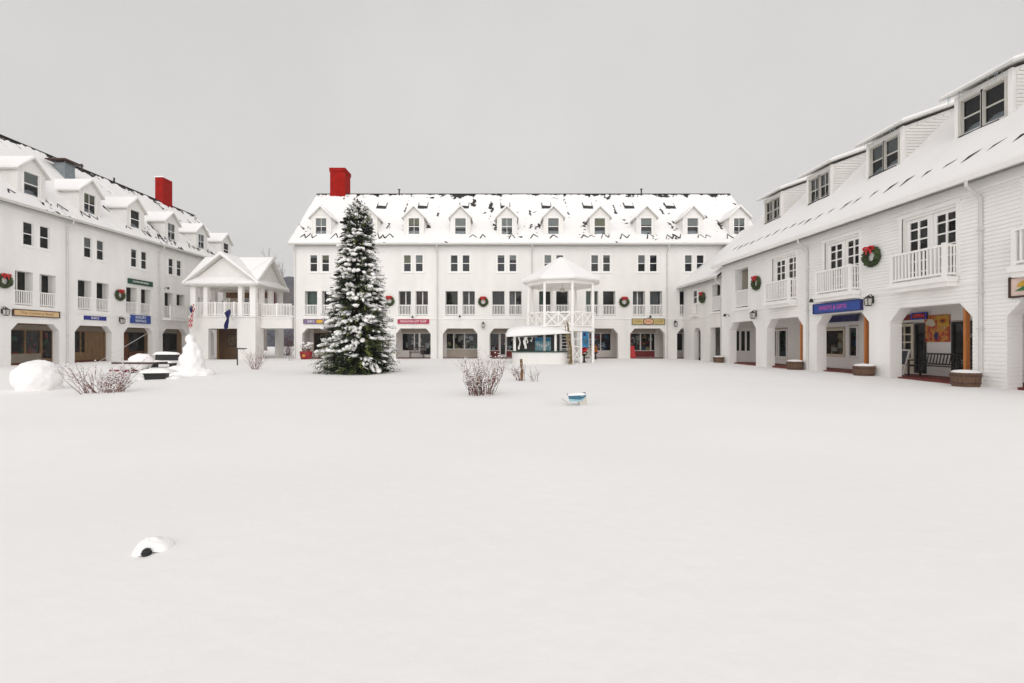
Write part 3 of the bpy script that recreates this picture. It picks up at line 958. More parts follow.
# ---- link between the right range and the central range
LK = thing('link_building', 'low white two storey link filling the far right corner, lower snowy roof', 'building', (15.4, 34.6, 0))
FK = lambda u, w, z: (15.5 + w, u, z)
l0, l1 = 31.21, 37.98
holes = [rect_hole(31.5, 33.2, -.35, 2.45), arch_hole(35.4, .62, 2.5, .3), rect_hole(31.6, 32.9, 3.6, 5.55), rect_hole(35.35, 36.15, 4.45, 5.5)]
wl = MB(FK)
wl.panel([(l0, -.6), (l1, -.6), (l1, 6.0), (l0, 6.0)], holes, 0, .4)
wl.box(l0, l1, .41, 4.5, 5.9, 6.0)
wl.box(l0, l1, 2.2, 2.3, -.5, 5.89)
wl.box(l0, l1, -.03, -.003, 3.3, 3.36, 1)
wl.build('wall', [SIDING, WHITE], LK)
MB(FK).prism([(-.45, 6.0), (5, 10.6), (5, 10.4), (-.45, 5.85)], l0 + .01, l1 + .2, 0, axis='u').build('roof', SHINGLE, LK)
MB(FK).prism([(-.5, 5.98), (5, 10.62), (5, 10.85), (-.35, 6.27), (-.5, 6.15)], l0 + .01, l1 + .3, 0, axis='u').build('roof_snow', SNOW, LK)
MB(FK).prism([(-.6, 6.0), (-.455, 6.0), (-.455, 5.86), (-.56, 5.86)], l0, l1 + .2, 0, axis='u').build('gutter', GUTTER, LK)
railing(FK, 31.62, 32.88, 3.62, 4.7, LK, w=.1)
MB(FK).box(31.5, 33.0, -.14, -.004, 3.45, 3.57).build('balcony_ledge', WHITE, LK)
window(FK, 35.75, .8, 4.45, 5.5, LK, 0, 0)
railing(FK, 35.3, 36.2, 3.55, 4.4, LK, w=-.12)
MB(FK).box(35.2, 36.3, -.24, -.004, 3.42, 3.53).build('balcony_ledge', WHITE, LK)
glazed_door(FK, 31.7, 32.8, 3.6, 5.5, LK, 1.2, CURTAIN, .8, 1)
MB(FK).box(34.9, 35.9, .45, .52, 0, 2.5).build('passage_door', DKBROWN, LK)
p = MB(FK)
p.box(31.55, 31.75, .05, .24, -.2, 2.44)
p.build('cedar_post', CEDAR, LK)
downspout(FK, 31.4, 5.9, LK, -.5)

# ------------------------------------------------------------------ pavilion and footbridge on the left
PV = thing('pavilion', 'white cross gabled entrance pavilion with open columned balcony, two flags on its front', 'building', (-22.7, 39.2, 0))
px0, px1, py0, py1 = -25.4, -20.0, 36.8, 41.6
FP = lambda u, w, z: (u, py0 + w, z)
wl = MB(FP)
wl.panel([(px0, -.6), (px1, -.6), (px1, 3.4), (px0, 3.4)], [rect_hole(-23.85, -21.5, -.35, 2.5)], 0, .35)
FS = lambda u, w, z: (px1 - w, u, z)
wl.F = FS
wl.panel([(py0 + .351, -.6), (py1, -.6), (py1, 3.4), (py0 + .351, 3.4)], [rect_hole(38.1, 40.6, -.35, 2.5)], 0, .3)
FS2 = lambda u, w, z: (px0 + w, u, z)
wl.F = FS2
wl.panel([(py0 + .351, -.6), (py1, -.6), (py1, 3.4), (py0 + .351, 3.4)], [rect_hole(38.1, 40.6, -.35, 2.5)], 0, .3)
wl.F = FP
wl.box(px0 - .06, px1 + .06, -.06, py1 - py0 + .06, 3.405, 3.55)
wl.build('base_wall', SIDING, PV)
MB().box(px0 + .31, px1 - .31, py0 + .36, py1, 3.0, 3.2).build('ceiling', BEIGE, PV)
for (x0, x1) in ((-25.35, -24.93), (-24.28, -23.95), (-21.45, -21.12), (-20.5, -20.02)):
    MB().box(x0, x1, py0 + .03, py0 + .4, 3.55, 5.95).build('column', WHITE, PV)
for (y0, y1) in ((38.0, 38.3), (39.5, 39.85), (41.2, 41.55)):
    MB().box(-20.4, -20.03, y0, y1, 3.55, 5.95).build('column', WHITE, PV)
    MB().box(-25.37, -25.0, y0, y1, 3.55, 5.95).build('column', WHITE, PV)
for x in (-24.2, -21.6):
    MB().box(x - .18, x + .18, 41.2, 41.55, 3.55, 5.95).build('column', WHITE, PV)
bm_ = MB()
bm_.box(px0, px1, py0 + .01, py0 + .42, 5.95, 6.3)
bm_.box(px0, px1, py1 - .42, py1 - .01, 5.95, 6.3)
bm_.box(px0, px0 + .4, py0 + .421, py1 - .421, 5.95, 6.3)
bm_.box(px1 - .4, px1, py0 + .421, py1 - .421, 5.95, 6.3)
bm_.box(px0 + .401, px1 - .401, py0 + .421, py1 - .421, 6.1, 6.2)
bm_.build('entablature', WHITE, PV)
pr, pe = 8.45, 6.3
sA = (pr - pe) / 2.7
sB = (pr - pe) / 2.4
gm = MB()
gm.prism([(px0 + .05, 6.301), (px1 - .05, 6.301), (-22.7, pr - .08)], py0 + .1, py1 - .1, 0)
gm.prism([(py0 + .05, 6.301), (py1 - .05, 6.301), (39.2, pr - .08)], px0 + .1, px1 - .1, 0, axis='u')
gm.build('gable', SIDING, PV)
r1 = MB()
chevron(r1, -22.7, 3.1, pr, sA, .09, py0 - .35, py1 + .35)
r1.F = lambda u, w, z: (w, u, z)
chevron(r1, 39.2, 2.75, pr, sB, .09, px0 - .3, px1 + .3)
r1.build('roof', GUTTER, PV)
r1 = MB()
chevron(r1, -22.7, 3.08, pr + .1, sA * .99, .2, py0 - .32, py1 + .32)
r1.F = lambda u, w, z: (w, u, z)
chevron(r1, 39.2, 2.73, pr + .105, sB * .99, .2, px0 - .27, px1 + .27)
r1.build('roof_snow', SNOW, PV)
railing(FP, -24.93, -20.5, 3.56, 4.65, PV, w=.2, posts=(-23.4, -22.6, -21.85))
railing(FS, 37.2, 41.2, 3.56, 4.65, PV, w=.2)
# rear room seen between the columns of the balcony
rw = MB()
rw.box(-24.6, -24.0, 41.0, 41.19, 3.56, 5.9)
rw.box(-22.2, -21.9, 41.0, 41.19, 3.56, 5.9)
rw.box(-24.9, -21.0, 40.9, 40.99, 5.4, 5.9, 1)
rw.build('rear_screen', [BEIGE, WOOD], PV)
MB().box(-21.0, -20.45, 40.9, 40.98, 3.56, 5.9).build('rear_door', DKRED, PV)

BG = thing('footbridge', 'short white footbridge with picket railing joining pavilion and central inn range', 'bridge', (-18.7, 38.2, 0))
FB = lambda u, w, z: (u, 37.6 + w, z)
b_ = MB(FB)
b_.box(-19.99, -17.4, 0, 2.0, 2.55, 3.35)
b_.box(-19.99, -17.4, -.05, 2.05, 3.351, 3.5)
b_.build('deck', SIDING, BG)
railing(FB, -19.98, -17.42, 3.51, 4.6, BG, w=.06, posts=(-18.65,))
railing(FB, -19.98, -17.42, 3.51, 4.6, BG, w=1.94)
sb = MB(FB)
for i in range(7):
    sb.blob((-19.7 + .36 * i, .25, 3.52), (.22, .15, .06 + .06 * rnd.random()), 2, .3, 0, i)
sb.build('bridge_snow', SNOW, BG, smooth=True)

KI = thing('kiosk', 'brown wooden notice kiosk with dark glass case inside the pavilion passage', 'kiosk', (-23.2, 39.8, 0))
k = MB()
k.box(-24.5, -21.55, 39.2, 40.4, -.2, 2.95)
k.build('cabinet', mat('dim_brown_boards', (.11, .055, .022), .6, .3, 4, stretch=(4, 4, .5)), KI)
k = MB()
k.box(-23.75, -22.0, 39.1, 39.19, 1.0, 2.1)
k.build('display_case', DKBROWN, KI)
k = MB()
k.box(-23.65, -22.1, 39.08, 39.095, 1.1, 2.0)
k.build('notice_panel', mat('dim_notices', (.10, .065, .035), .3, .6, 5), KI)
MB().box(-24.55, -24.42, 39.0, 39.15, -.2, 2.9).build('corner_post', WOOD_LIGHT, KI)

# ------------------------------------------------------------------ wall-mounted things (local: facing -y)
RZ = {'c': 0.0, 'l': math.pi / 2, 'r': -math.pi / 2}
def wall_loc(side, u, z, off=0.0):
    F = {'c': FC, 'l': FL, 'r': FR, 'k': FK}[side]
    return F(u, -off, z)

def make_wreath(label, loc, rz):
    t = thing('wreath', label, 'wreath', loc, rz, 'wreaths hung on the inn facades')
    r = MB()
    Rr, rr_ = .315, .10
    n = 28
    pts = []
    for i in range(n + 1):
        a = 2 * math.pi * i / n
        pts.append((Rr * math.cos(a), -.1, Rr * math.sin(a)))
    q = random.Random(5)
    for i in range(900):
        a = q.random() * 2 * math.pi
        b = q.random() * 2 * math.pi
        c = Vector((Rr * math.cos(a), -.1, Rr * math.sin(a)))
        rad = Vector((math.cos(a), 0, math.sin(a)))
        nrm = rad * math.cos(b) + Vector((0, -1, 0)) * math.sin(b)
        tan = Vector((-math.sin(a), 0, math.cos(a)))
        p0 = c + nrm * .04
        p1 = c + nrm * q.uniform(.11, .155) + tan * q.uniform(-.06, .1)
        if p1.y > -.005:
            p1.y = -.005
        sd = nrm.cross(tan).normalized() * .0 + tan * .018
        r.add([p0 - sd, p0 + sd, p1 + sd * .4, p1 - sd * .4], [(0, 1, 2, 3)], 0 if q.random() < .9 else 1)
    r.tube(pts, .10, 8, 0)
    r.build('greenery', [NEEDLE, NEEDLE2], t, world=False)
    b = MB()
    for s in (-1, 1):
        loop = []
        for i in range(9):
            a = math.pi * 2 * i / 8
            loop.append((s * (.13 + .12 * math.cos(a + math.pi)), -.22 - .03 * math.sin(a), .33 + .065 * math.sin(a)))
        b.tube(loop, .04, 6)
        b.add([(s * .02, -.23, .33), (s * .09, -.23, .31), (s * .17, -.22, .12), (s * .11, -.22, .09), (s * .07, -.23, .14)], [(0, 1, 2, 3, 4)])
    b.blob((0, -.24, .33), (.07, .06, .07), 1)
    b.build('bow', BRIGHTRED, t, world=False)
    return t

W0 = make_wreath('red bowed wreath hung between the tree and the red shop sign', wall_loc('c', -9.33, 4.85), 0)
wl_spec = [
    ('c', -1.42, 4.8, 'red bowed wreath between the two balcony pairs left of the gazebo'),
    ('c', 10.47, 4.78, 'red bowed wreath between balconies just right of the gazebo'),
    ('l', 34.25, 4.97, 'red bowed wreath on the left range beside the green sign'),
    ('l', 26.25, 4.97, 'red bowed wreath cut by the left edge of the photo'),
    ('r', 18.55, 4.92, 'largest red bowed wreath, nearest on the right range above a black lantern'),
    ('r', 26.9, 4.92, 'red bowed wreath on the right range left of the first french doors'),
    ('k', 34.3, 4.78, 'red bowed wreath on the low link in the far right corner'),
]
for s, u, z, lb in wl_spec:
    dup(W0, lb, wall_loc(s, u, z), RZ['r' if s == 'k' else s], 1.0)

def make_sign(name, label, side, u, z, wd, ht, board, frame, lines, lmat, lsize, gap=None, fit=None, extra=None, th=.07, fw=.05):
    t = thing(name, label, 'sign', wall_loc(side, u, z, .003), RZ[side], 'shop signs on the inn facades')
    b = MB()
    b.box(-wd / 2, wd / 2, -th, 0, -ht / 2, ht / 2)
    b.build('board', board, t, world=False)
    f = MB()
    for (x0, x1, z0, z1) in ((-wd / 2 - fw, -wd / 2 - .001, -ht / 2 - fw, ht / 2 + fw), (wd / 2 + .001, wd / 2 + fw, -ht / 2 - fw, ht / 2 + fw), (-wd / 2, wd / 2, ht / 2 + .001, ht / 2 + fw), (-wd / 2, wd / 2, -ht / 2 - fw, -ht / 2 - .001)):
        f.box(x0, x1, -th - .03, 0, z0, z1)
    f.build('sign_frame', frame, t, world=False)
    n = len(lines)
    for i, l in enumerate(lines):
        zz = (n - 1 - 2 * i) * (gap or 0) / 2
        body, xx, ft, mm = l if isinstance(l, tuple) else (l, 0, fit, lmat)
        text_mesh('lettering', body, lsize, mm, t, xx, -th - .004, zz, fit=ft)
    if extra:
        extra(t)
    return t

make_sign('shop_sign', 'tan shop sign framed in dark brown over the leftmost arch', 'l', 28.15, 3.17, 2.75, .33, TANSIGN, DKBROWN, ['The Country Shop'], LETTER_BROWN, .2, fit=2.0)
make_sign('shop_sign', 'small royal blue sign with short white lettering over an arch of the left range', 'l', 32.15, 3.1, 1.85, .30, ROYAL, WHITE, ['INFO'], LETTER_WHITE, .26, fit=.6, fw=.02)
make_sign('shop_sign', 'taller blue sign with two lines of white lettering over the third left arch', 'l', 36.25, 3.22, 1.95, .62, BLUE, BLUE, ['RESORT', 'RENTALS'], LETTER_WHITE, .29, gap=.29, fit=1.05, fw=.02)
make_sign('shop_sign', 'dark green sign with white lettering above the left range balconies', 'l', 36.25, 6.18, 2.4, .36, SIGNGREEN, SIGNGREEN, ['COFFEE EMPORIUM'], LETTER_WHITE, .2, fit=1.6, fw=.02)
def purple_extra(t):
    m = MB()
    m.prism([(-.02 + .30 * math.cos(a * math.pi / 8), .15 * math.sin(a * math.pi / 8)) for a in range(16)], -.1, -.071)
    m.build('emblem', GOLD, t, world=False)
make_sign('shop_sign', 'purple shop sign with golden oval partly hidden by the big fir', 'c', BC[0] + .05, 3.13, 2.7, .33, PURPLE, mat('plum_frame', (.12, .06, .10), .5), [('SKI', -.75, .55, LETTER_WHITE), ('SHOP', .8, .7, LETTER_WHITE)], LETTER_WHITE, .27, extra=purple_extra, fw=.035)
make_sign('shop_sign', 'raspberry red sign with white lettering right of the big fir', 'c', BC[2] + .02, 3.13, 2.6, .34, PINKRED, PINKRED, ['MOUNTAIN GIFT SHOP'], LETTER_WHITE, .24, fit=2.2, fw=.02)
def oval_extra(t):
    m = MB()
    m.prism([(.46 * math.cos(a * math.pi / 12), .29 * math.sin(a * math.pi / 12)) for a in range(24)], -.11, -.071, 1)
    m.prism([(.40 * math.cos(a * math.pi / 12), .23 * math.sin(a * math.pi / 12)) for a in range(24)], -.12, -.111, 0)
    m.build('oval_medallion', [PEACH, DKBROWN], t, world=False)
    text_mesh('lettering', 'INN', .2, mat('rust_lettering', (.35, .10, .05)), t, 0, -.125, 0, fit=.4)
make_sign('shop_sign', 'ochre shop sign with peach oval in its middle, right of the gazebo', 'c', BC[7] + .05, 3.12, 2.7, .44, OCHRE, DKBROWN, [('TOWN', -.9, .6, LETTER_BROWN), ('SQUARE', .9, .65, LETTER_BROWN)], LETTER_BROWN, .26, extra=oval_extra, fw=.035)
def bluebig(t):
    m = MB()
    w, h = 1.36, .165
    for a in ((-w, w, h, h + .02), (-w, w, -h - .02, -h), (-w - .02, -w, -h, h), (w, w + .02, -h, h)):
        m.box(a[0], a[1], -.078, -.071, a[2], a[3])
    m.build('border_line', LETTER_WHITE, t, world=False)
    m = MB()
    m.blob((.98, -.08, -.02), (.12, .012, .1), 2, .4, 0, 1)
    m.blob((1.12, -.08, .09), (.05, .012, .05), 2, .2, 1, 1)
    m.build('emblem', [BRIGHTRED, LETTER_WHITE], t, world=False)
    m = MB()
    for i in range(12):
        m.blob((-1.4 + i * .25, -.04, .24), (.17, .05, .035), 2, .4, 0, i)
    m.build('sign_snow', SNOW, t, world=False, smooth=True)
make_sign('shop_sign', 'long bright blue sign with pink lettering over an arch of the right range', 'r', 20.5, 2.99, 2.85, .42, BLUE, NAVY, [('SWEETS & GIFTS', -.2, 1.7, LETTER_PINK)], LETTER_PINK, .27, extra=bluebig, fw=.03, th=.12)
def sunsign(t):
    m = MB()
    m.prism([(-.45 + .34 * math.cos(a * math.pi / 12), .0 + .2 * math.sin(a * math.pi / 12)) for a in range(13)], -.085, -.071, 0)
    m.prism([(-.84, -.12), (.6, -.12), (.6, .02), (.2, .06), (-.15, .0), (-.4, .06), (-.62, .0)], -.095, -.086, 1)
    m.build('sun_emblem', [GOLD, LEAFGREEN], t, world=False)
make_sign('shop_sign', 'dark framed pale pink sign with yellow sun and green hills at the right edge', 'r', 12.55, 3.03, 1.9, .52, mat('pale_pink', (.72, .55, .48)), DKBROWN, [], LETTER_BROWN, .2, extra=sunsign)

def make_lantern(label, loc, rz):
    t = thing('wall_lantern', label, 'lantern', loc, rz, 'black wall lanterns')
    m = MB()
    m.box(-.05, .05, -.03, 0, -.12, .22)
    m.tube([(0, -.02, .12), (0, -.12, .24), (0, -.22, .2)], .016, 6)
    m.build('bracket', DARKMETAL, t, world=False)
    m = MB()
    for s in (-1, 1):
        for q in (-1, 1):
            m.bar((s * .1, -.22 + q * .1, .08), (s * .08, -.22 + q * .08, -.2), .02)
    m.lathe([(.17, .08), (.02, .2)], (0, -.22, 0), 4, 0, math.pi / 4)
    m.lathe([(.11, -.24), (.11, -.2)], (0, -.22, 0), 4, 0, math.pi / 4)
    m.build('cage', DARKMETAL, t, world=False)
    m = MB()
    m.lathe([(.095, -.19), (.12, .075)], (0, -.22, 0), 4, 0, math.pi / 4)
    m.build('glass', FRAMEGREY, t, world=False)
    return t
L0 = make_lantern('black wall lantern right of the long blue sign', wall_loc('r', 18.55, 3.12), RZ['r'])
for s, u, z, lb in [('r', 27.0, 3.05, 'black wall lantern on the right range below the middle wreath'),
                    ('c', -1.42, 2.85, 'black wall lantern between two arches left of the gazebo'),
                    ('l', 34.3, 3.05, 'black wall lantern between the two blue signs of the left range'),
                    ('l', 26.2, 3.2, 'black wall lantern at the left edge of the photo'),
                    ('c', 14.75, 2.95, 'black wall lantern on the far right of the central range')]:
    dup(L0, lb, wall_loc(s, u, z), RZ[s], 1.1)

def make_spot(label, loc, rz):
    t = thing('sign_light', label, 'light', loc, rz, 'small black sign lights')
    m = MB()
    m.tube([(0, 0, 0), (0, -.1, .16), (0, -.3, .16)], .018, 6)
    m.build('arm', DARKMETAL, t, world=False)
    m = MB()
    m.lathe([(.04, .12), (.11, -.06)], (0, -.32, .08), 10)
    m.build('hood', BLACK, t, world=False)
    return t
P0 = make_spot('small black light above the ochre oval sign', wall_loc('c', BC[7] + .15, 3.42), 0)
dup(P0, 'small black light above the raspberry red sign', wall_loc('c', BC[2] + .0, 3.4), 0)
dup(P0, 'small black light under the balconies above the arch with no sign', wall_loc('c', BC[3], 3.45), 0)
dup(P0, 'small black light on a bracket at the long blue sign', wall_loc('r', 21.8, 3.3), RZ['r'])
dup(P0, 'small black light below the recessed balcony of the right range', wall_loc('r', 30.2, 3.1), RZ['r'])
dup(P0, 'small black floodlight high on the left range', wall_loc('l', 38.9, 5.95), RZ['l'])

# neon and boards in the right arcade
t = thing('neon_sign', 'glowing red and blue open sign over the dark doorway of the right arcade', 'sign', FR(18.95, 2.33, 2.5), RZ['r'])
m = MB()
m.box(-.42, .3, -.04, 0, -.15, .15)
m.build('panel', BLACK, t, world=False)
text_mesh('lettering', 'OPEN', .2, emis('neon_red', (.7, .03, .05), .25), t, -.06, -.05, -.0, fit=.5)
m = MB()
for a in ((-.4, .28, .12, .135), (-.4, .28, -.135, -.12), (-.4, -.385, -.12, .12), (.265, .28, -.12, .12)):
    m.box(a[0], a[1], -.055, -.041, a[2], a[3])
m.build('neon_border', emis('neon_blue', (.08, .07, .6), .25), t, world=False)
t = thing('shop_sign', 'plain dark red sign strip over the cream arcade door', 'sign', FR(19.9, 2.39, 2.45), RZ['r'], 'shop signs on the inn facades')
m = MB()
m.box(-.55, .55, -.05, 0, -.1, .12)
m.build('board', DKRED, t, world=False)
m = MB()
m.box(-.55, .55, -.06, 0, .121, .14)
m.build('sign_frame', DKBROWN, t, world=False)
t = thing('valance', 'dark navy fabric strip over the shop windows under the long blue sign', 'valance', FR(23.4, 2.32, 2.62), RZ['r'])
m = MB()
vs = []
for i in range(25):
    x = -1.25 + 2.5 * i / 24
    y = -.08 - .015 * (i % 2)
    vs += [(x, y, -.18), (x, y, .14)]
m.add(vs, [(2 * i, 2 * i + 2, 2 * i + 3, 2 * i + 1) for i in range(24)])
m.box(-1.25, 1.25, -.07, .05, .141, .16)
m.build('cloth', NAVY, t, world=False)
# food poster: four pictures on a red ground
t = thing('poster', 'square red and orange food poster on the right arcade wall above the bench', 'poster', FR(18.3, 2.385, 1.95), RZ['r'])
m = MB()
m.box(-.53, .53, -.03, 0, -.55, .55)
pm_ = mat('food_collage', (.4, .1, .02), .4, .5, 5, detail=3)
rp = pm_.node_tree.nodes['Color Ramp'].color_ramp
for p_, c_ in ((.0, (.05, .012, .005, 1)), (.36, (.36, .02, .008, 1)), (.47, (.55, .10, .01, 1)), (.55, (.62, .34, .03, 1)), (.64, (.40, .03, .01, 1)), (.72, (.70, .55, .35, 1))):
    if p_ in (.0, .72):
        e_ = rp.elements[0 if p_ == 0 else -1]
        e_.position = p_
    else:
        e_ = rp.elements.new(p_)
    e_.color = c_
m.build('sheet', pm_, t, world=False)
m = MB()
m.prism([(.03, .09), (.5, .09), (.5, .5), (.03, .5)], -.036, -.031, 0)
m.blob((.26, -.038, .3), (.15, .008, .11), 2, .3, 2, 2)
m.blob((.26, -.046, .3), (.06, .004, .05), 2, .2, 3, 4)
m.blob((-.26, -.036, .24), (.19, .01, .14), 2, .5, 1, 9)
m.blob((-.02, -.036, -.3), (.09, .012, .17), 2, .6, 4, 6)
m.build('pictures', [GOLD, CREAM, ORANGE, DKBROWN, NAVY], t, world=False)
m = MB(FR)
# black slatted bench under the poster (seat faces the square)
def make_bench(name, label, loc, rz, ln, mt, group=None, slat=None):
    t = thing(name, label, 'bench', loc, rz, group)
    h = ln / 2
    s = MB()
    for i in range(5):
        s.box(-h, h, -.42 + .09 * i, -.42 + .09 * i + .07, .42, .45)
    s.build('seat', mt, t, world=False)
    b = MB()
    b.bar((-h, .06, .5), (h, .06, .5), .05)
    b.bar((-h, .14, .9), (h, .14, .9), .06)
    n = int(ln / .13)
    for i in range(n + 1):
        x = -h + ln * i / n
        b.bar((x, .06, .5), (x, .14, .9), .035, .02)
    b.build('backrest', mt, t, world=False)
    for x in (-h + .08, h - .08):
        l = MB()
        l.bar((x, -.38, 0), (x, -.38, .62), .05)
        l.bar((x, .1, 0), (x, .06, .5), .05)
        l.bar((x, -.4, .63), (x, .1, .63), .05)
        l.bar((x, -.36, .39), (x, .06, .39), .04)
        l.build('leg', mt, t, world=False)
    return t
make_bench('bench', 'black slatted bench in the right arcade beside the nearest cedar post', FR(17.5, 1.75, .03), RZ['r'], 2.1, BLACK)
make_bench('bench', 'dark bench in the arcade below the raspberry red sign', FC(BC[2] + .1, 1.3, .02), 0, 1.3, DKBROWN)
t = thing('sandwich_board', 'white framed chalkboard leaning at the end of the black bench', 'board', FR(19.0, 1.6, .03), RZ['r'])
m = MB()
for s in (-1, 1):
    m.bar((s * .3, -.25, 0), (s * .28, .05, 1.05), .05)
m.bar((-.28, .05, 1.03), (.28, .05, 1.03), .05)
m.bar((-.29, -.14, .4), (.29, -.14, .4), .05)
m.build('board_frame', WHITE, t, world=False)
m = MB()
m.add([(-.27, -.13, .42), (.27, -.13, .42), (.26, .04, 1.0), (-.26, .04, 1.0), (-.27, -.11, .42), (.27, -.11, .42), (.26, .06, 1.0), (-.26, .06, 1.0)], [(0, 1, 2, 3), (7, 6, 5, 4), (0, 4, 5, 1), (2, 6, 7, 3), (1, 5, 6, 2), (0, 3, 7, 4)])
m.build('chalk_panel', mat('chalkboard', (.02, .025, .04), .5, .6, 8), t, world=False)
t = thing('sandwich_board', 'dark red folding board at the left of the arch under the ochre sign', 'board', FC(BC[7] - 1.05, 1.0, .02), 0)
for s, n_ in ((-1, 'panel'), (1, 'panel')):
    m = MB()
    m.add([(-.28, s * .3, 0), (.28, s * .3, 0), (.2, s * .03, 1.05), (-.2, s * .03, 1.05), (-.28, s * .27, 0), (.28, s * .27, 0), (.2, s * .005, 1.05), (-.2, s * .005, 1.05)], [(0, 1, 2, 3), (7, 6, 5, 4), (0, 4, 5, 1), (2, 6, 7, 3), (1, 5, 6, 2), (0, 3, 7, 4)])
    m.build(n_, BRIGHTRED if s < 0 else DKRED, t, world=False)

# flags on the pavilion
def limp_flag(name, label, x, z, ln, wid, bands, pole_to):
    t = thing(name, label, 'flag', (x, 36.74, z))
    p = MB()
    p.tube([(x, 36.78, z - .15), pole_to], [.022, .016], 6)
    p.blob(pole_to, (.04, .04, .04), 1)
    p.build('pole', GUTTER, t)
    f = MB()
    nx, nz = 10, 30
    top = Vector(pole_to) + Vector((0, .05, -.05))
    vs = []
    for j in range(nz + 1):
        tt = j / nz
        for i in range(nx + 1):
            s = i / nx - .5
            ww = wid * (.55 + .45 * math.sin(tt * 5 + 1) ** 2)
            vs.append((top.x + s * ww + .07 * math.sin(tt * 6), top.y + .08 * math.sin(s * 14 + tt * 4), top.z - tt * ln + s * .25))
    for j in range(nz):
        for i in range(nx):
            f.add([vs[j * (nx + 1) + i], vs[j * (nx + 1) + i + 1], vs[(j + 1) * (nx + 1) + i + 1], vs[(j + 1) * (nx + 1) + i]], [(0, 1, 2, 3)], bands(i / nx, j / nz))
    f.build('cloth', [BRIGHTRED, LETTER_WHITE, NAVY, GOLD], t, smooth=True)
limp_flag('flag', 'limp red and white striped flag with dark blue corner on the pavilion', -24.6, 3.6, 1.75, .36, lambda s, q: 2 if q < .3 and s < .6 else int((s + q * 1.6) * 7) % 2, (-24.65, 35.9, 4.35))
limp_flag('flag', 'limp plain blue flag on the right of the pavilion front', -21.75, 3.3, 1.45, .42, lambda s, q: 2, (-21.8, 35.9, 3.95))
bpy.data.materials['navy_paint']

# ------------------------------------------------------------------ barrels
def make_barrel(label, loc):
    t = thing('barrel_planter', label, 'planter', loc, 0, 'half barrel planters along the right range')
    m = MB()
    n = 22
    for k in range(n):
        a0, a1 = 2 * math.pi * (k + .04) / n, 2 * math.pi * (k + .96) / n
        vs = []
        for r, z in ((.31, -.1), (.35, .12), (.365, .3), (.37, .42)):
            vs += [(r * math.cos(a0), r * math.sin(a0), z), (r * math.cos(a1), r * math.sin(a1), z)]
        m.add(vs, [(2 * i, 2 * i + 1, 2 * i + 3, 2 * i + 2) for i in range(3)])
    m.lathe([(.30, -.1), (.34, .12), (.355, .3), (.355, .40)], (0, 0, 0), n)
    m.build('staves', BARREL, t, world=False)
    for z, r in ((.06, .346), (.3, .372)):
        m = MB()
        m.lathe([(r, z), (r + .012, z), (r + .014, z + .05), (r + .002, z + .05)], (0, 0, 0), 28)
        m.build('hoop', mat('rusty_hoop', (.09, .05, .04), .7, .3), t, world=False)
    m = MB()
    m.lathe([(.34, .39), (.35, .43), (.29, .48), (.12, .505), (.02, .51)], (0, 0, 0), 24)
    m.build('snow_cap', SNOW, t, world=False, smooth=True)
    return t
B0 = make_barrel('snow topped half barrel planter nearest the camera beside the black bench', (15.0, 14.5, .0))
dup(B0, 'snow topped half barrel planter under the long blue sign', (15.0, 18.55, 0.0), 1)
dup(B0, 'snow topped half barrel planter by the cedar post left of the long blue sign', (15.0, 22.9, 0), 2, 1.0)
dup(B0, 'snow topped half barrel planter at the corner of the low link, smallest in view', (15.0, 30.9, 0), 3, .9)

# ------------------------------------------------------------------ gazebo
GZ = thing('gazebo', 'raised white octagonal gazebo with snowy tent roof and crossed railings', 'gazebo', (4.34, 32.0, 0))
gx, gy, gR = 4.34, 32.0, 2.4
def oct(k, r):
    a = R(10 + 45 * k)
    return Vector((gx + r * math.sin(a), gy - r * math.cos(a), 0))
for k in range(8):
    p = oct(k, gR)
    MB().bar((p.x, p.y, -.3), (p.x, p.y, 5.5), .15).build('post', WHITE, GZ)
m = MB()
pf = [oct(k, gR + .12) for k in range(8)]
m.prism([(p.x, p.y) for p in pf], 2.12, 2.36, 0, axis='z')
m.build('platform', WHITE, GZ)
for k in range(8):
    p, q = oct(k, gR), oct(k + 1, gR)
    d = (q - p).normalized() * .08
    p, q = p + d, q - d
    m = MB()
    z0, z1 = 2.5, 3.36
    e = Vector((0, 0, 1))
    mid = (p + q) / 2
    m.bar(p + e * z1, q + e * z1, .10, .07)
    m.bar(p + e * z0, q + e * z0, .08, .06)
    m.bar(mid + e * (z0 + .03), mid + e * (z1 - .03), .07)
    for a, b in ((p, mid), (mid, q)):
        m.bar(a + e * z0, b + e * z1, .055, .085)
        m.bar(a + e * z1, b + e * z0, .06, .08)
    m.build('railing', WHITE, GZ)
    m = MB()
    m.bar(p + e * 5.42, q + e * 5.42, .12, .22)
    m.build('beam', WHITE, GZ)
    sn_ = MB()
    for i in range(5):
        c = p + (q - p) * (i + .5) / 5
        sn_.blob((c.x, c.y, z1 + .05), (.18, .09, .05), 1, .3, 0, i + k)
    sn_.build('railing_snow', SNOW, GZ, smooth=True)
m = MB()
a0 = R(10 - 90)
m.lathe([(2.72, 5.52), (2.86, 5.56), (2.86, 5.62), (.06, 7.28)], (gx, gy, 0), 8, 0, a0)
m.build('roof', WHITE, GZ)
m = MB()
m.lathe([(2.88, 5.60), (2.89, 5.70), (2.8, 5.80), (1.5, 6.58), (.2, 7.38), (.02, 7.44)], (gx, gy, 0), 8, 0, a0)
m.build('roof_snow', SNOW, GZ)
m = MB()
m.lathe([(.12, 4.95), (.2, 5.1), (.1, 5.25)], (gx + .1, gy, 0), 8)
m.tube([(gx + .1, gy, 5.2), (gx + .1, gy, 5.9)], .015, 5)
m.build('hanging_lamp', FRAMEGREY, GZ)
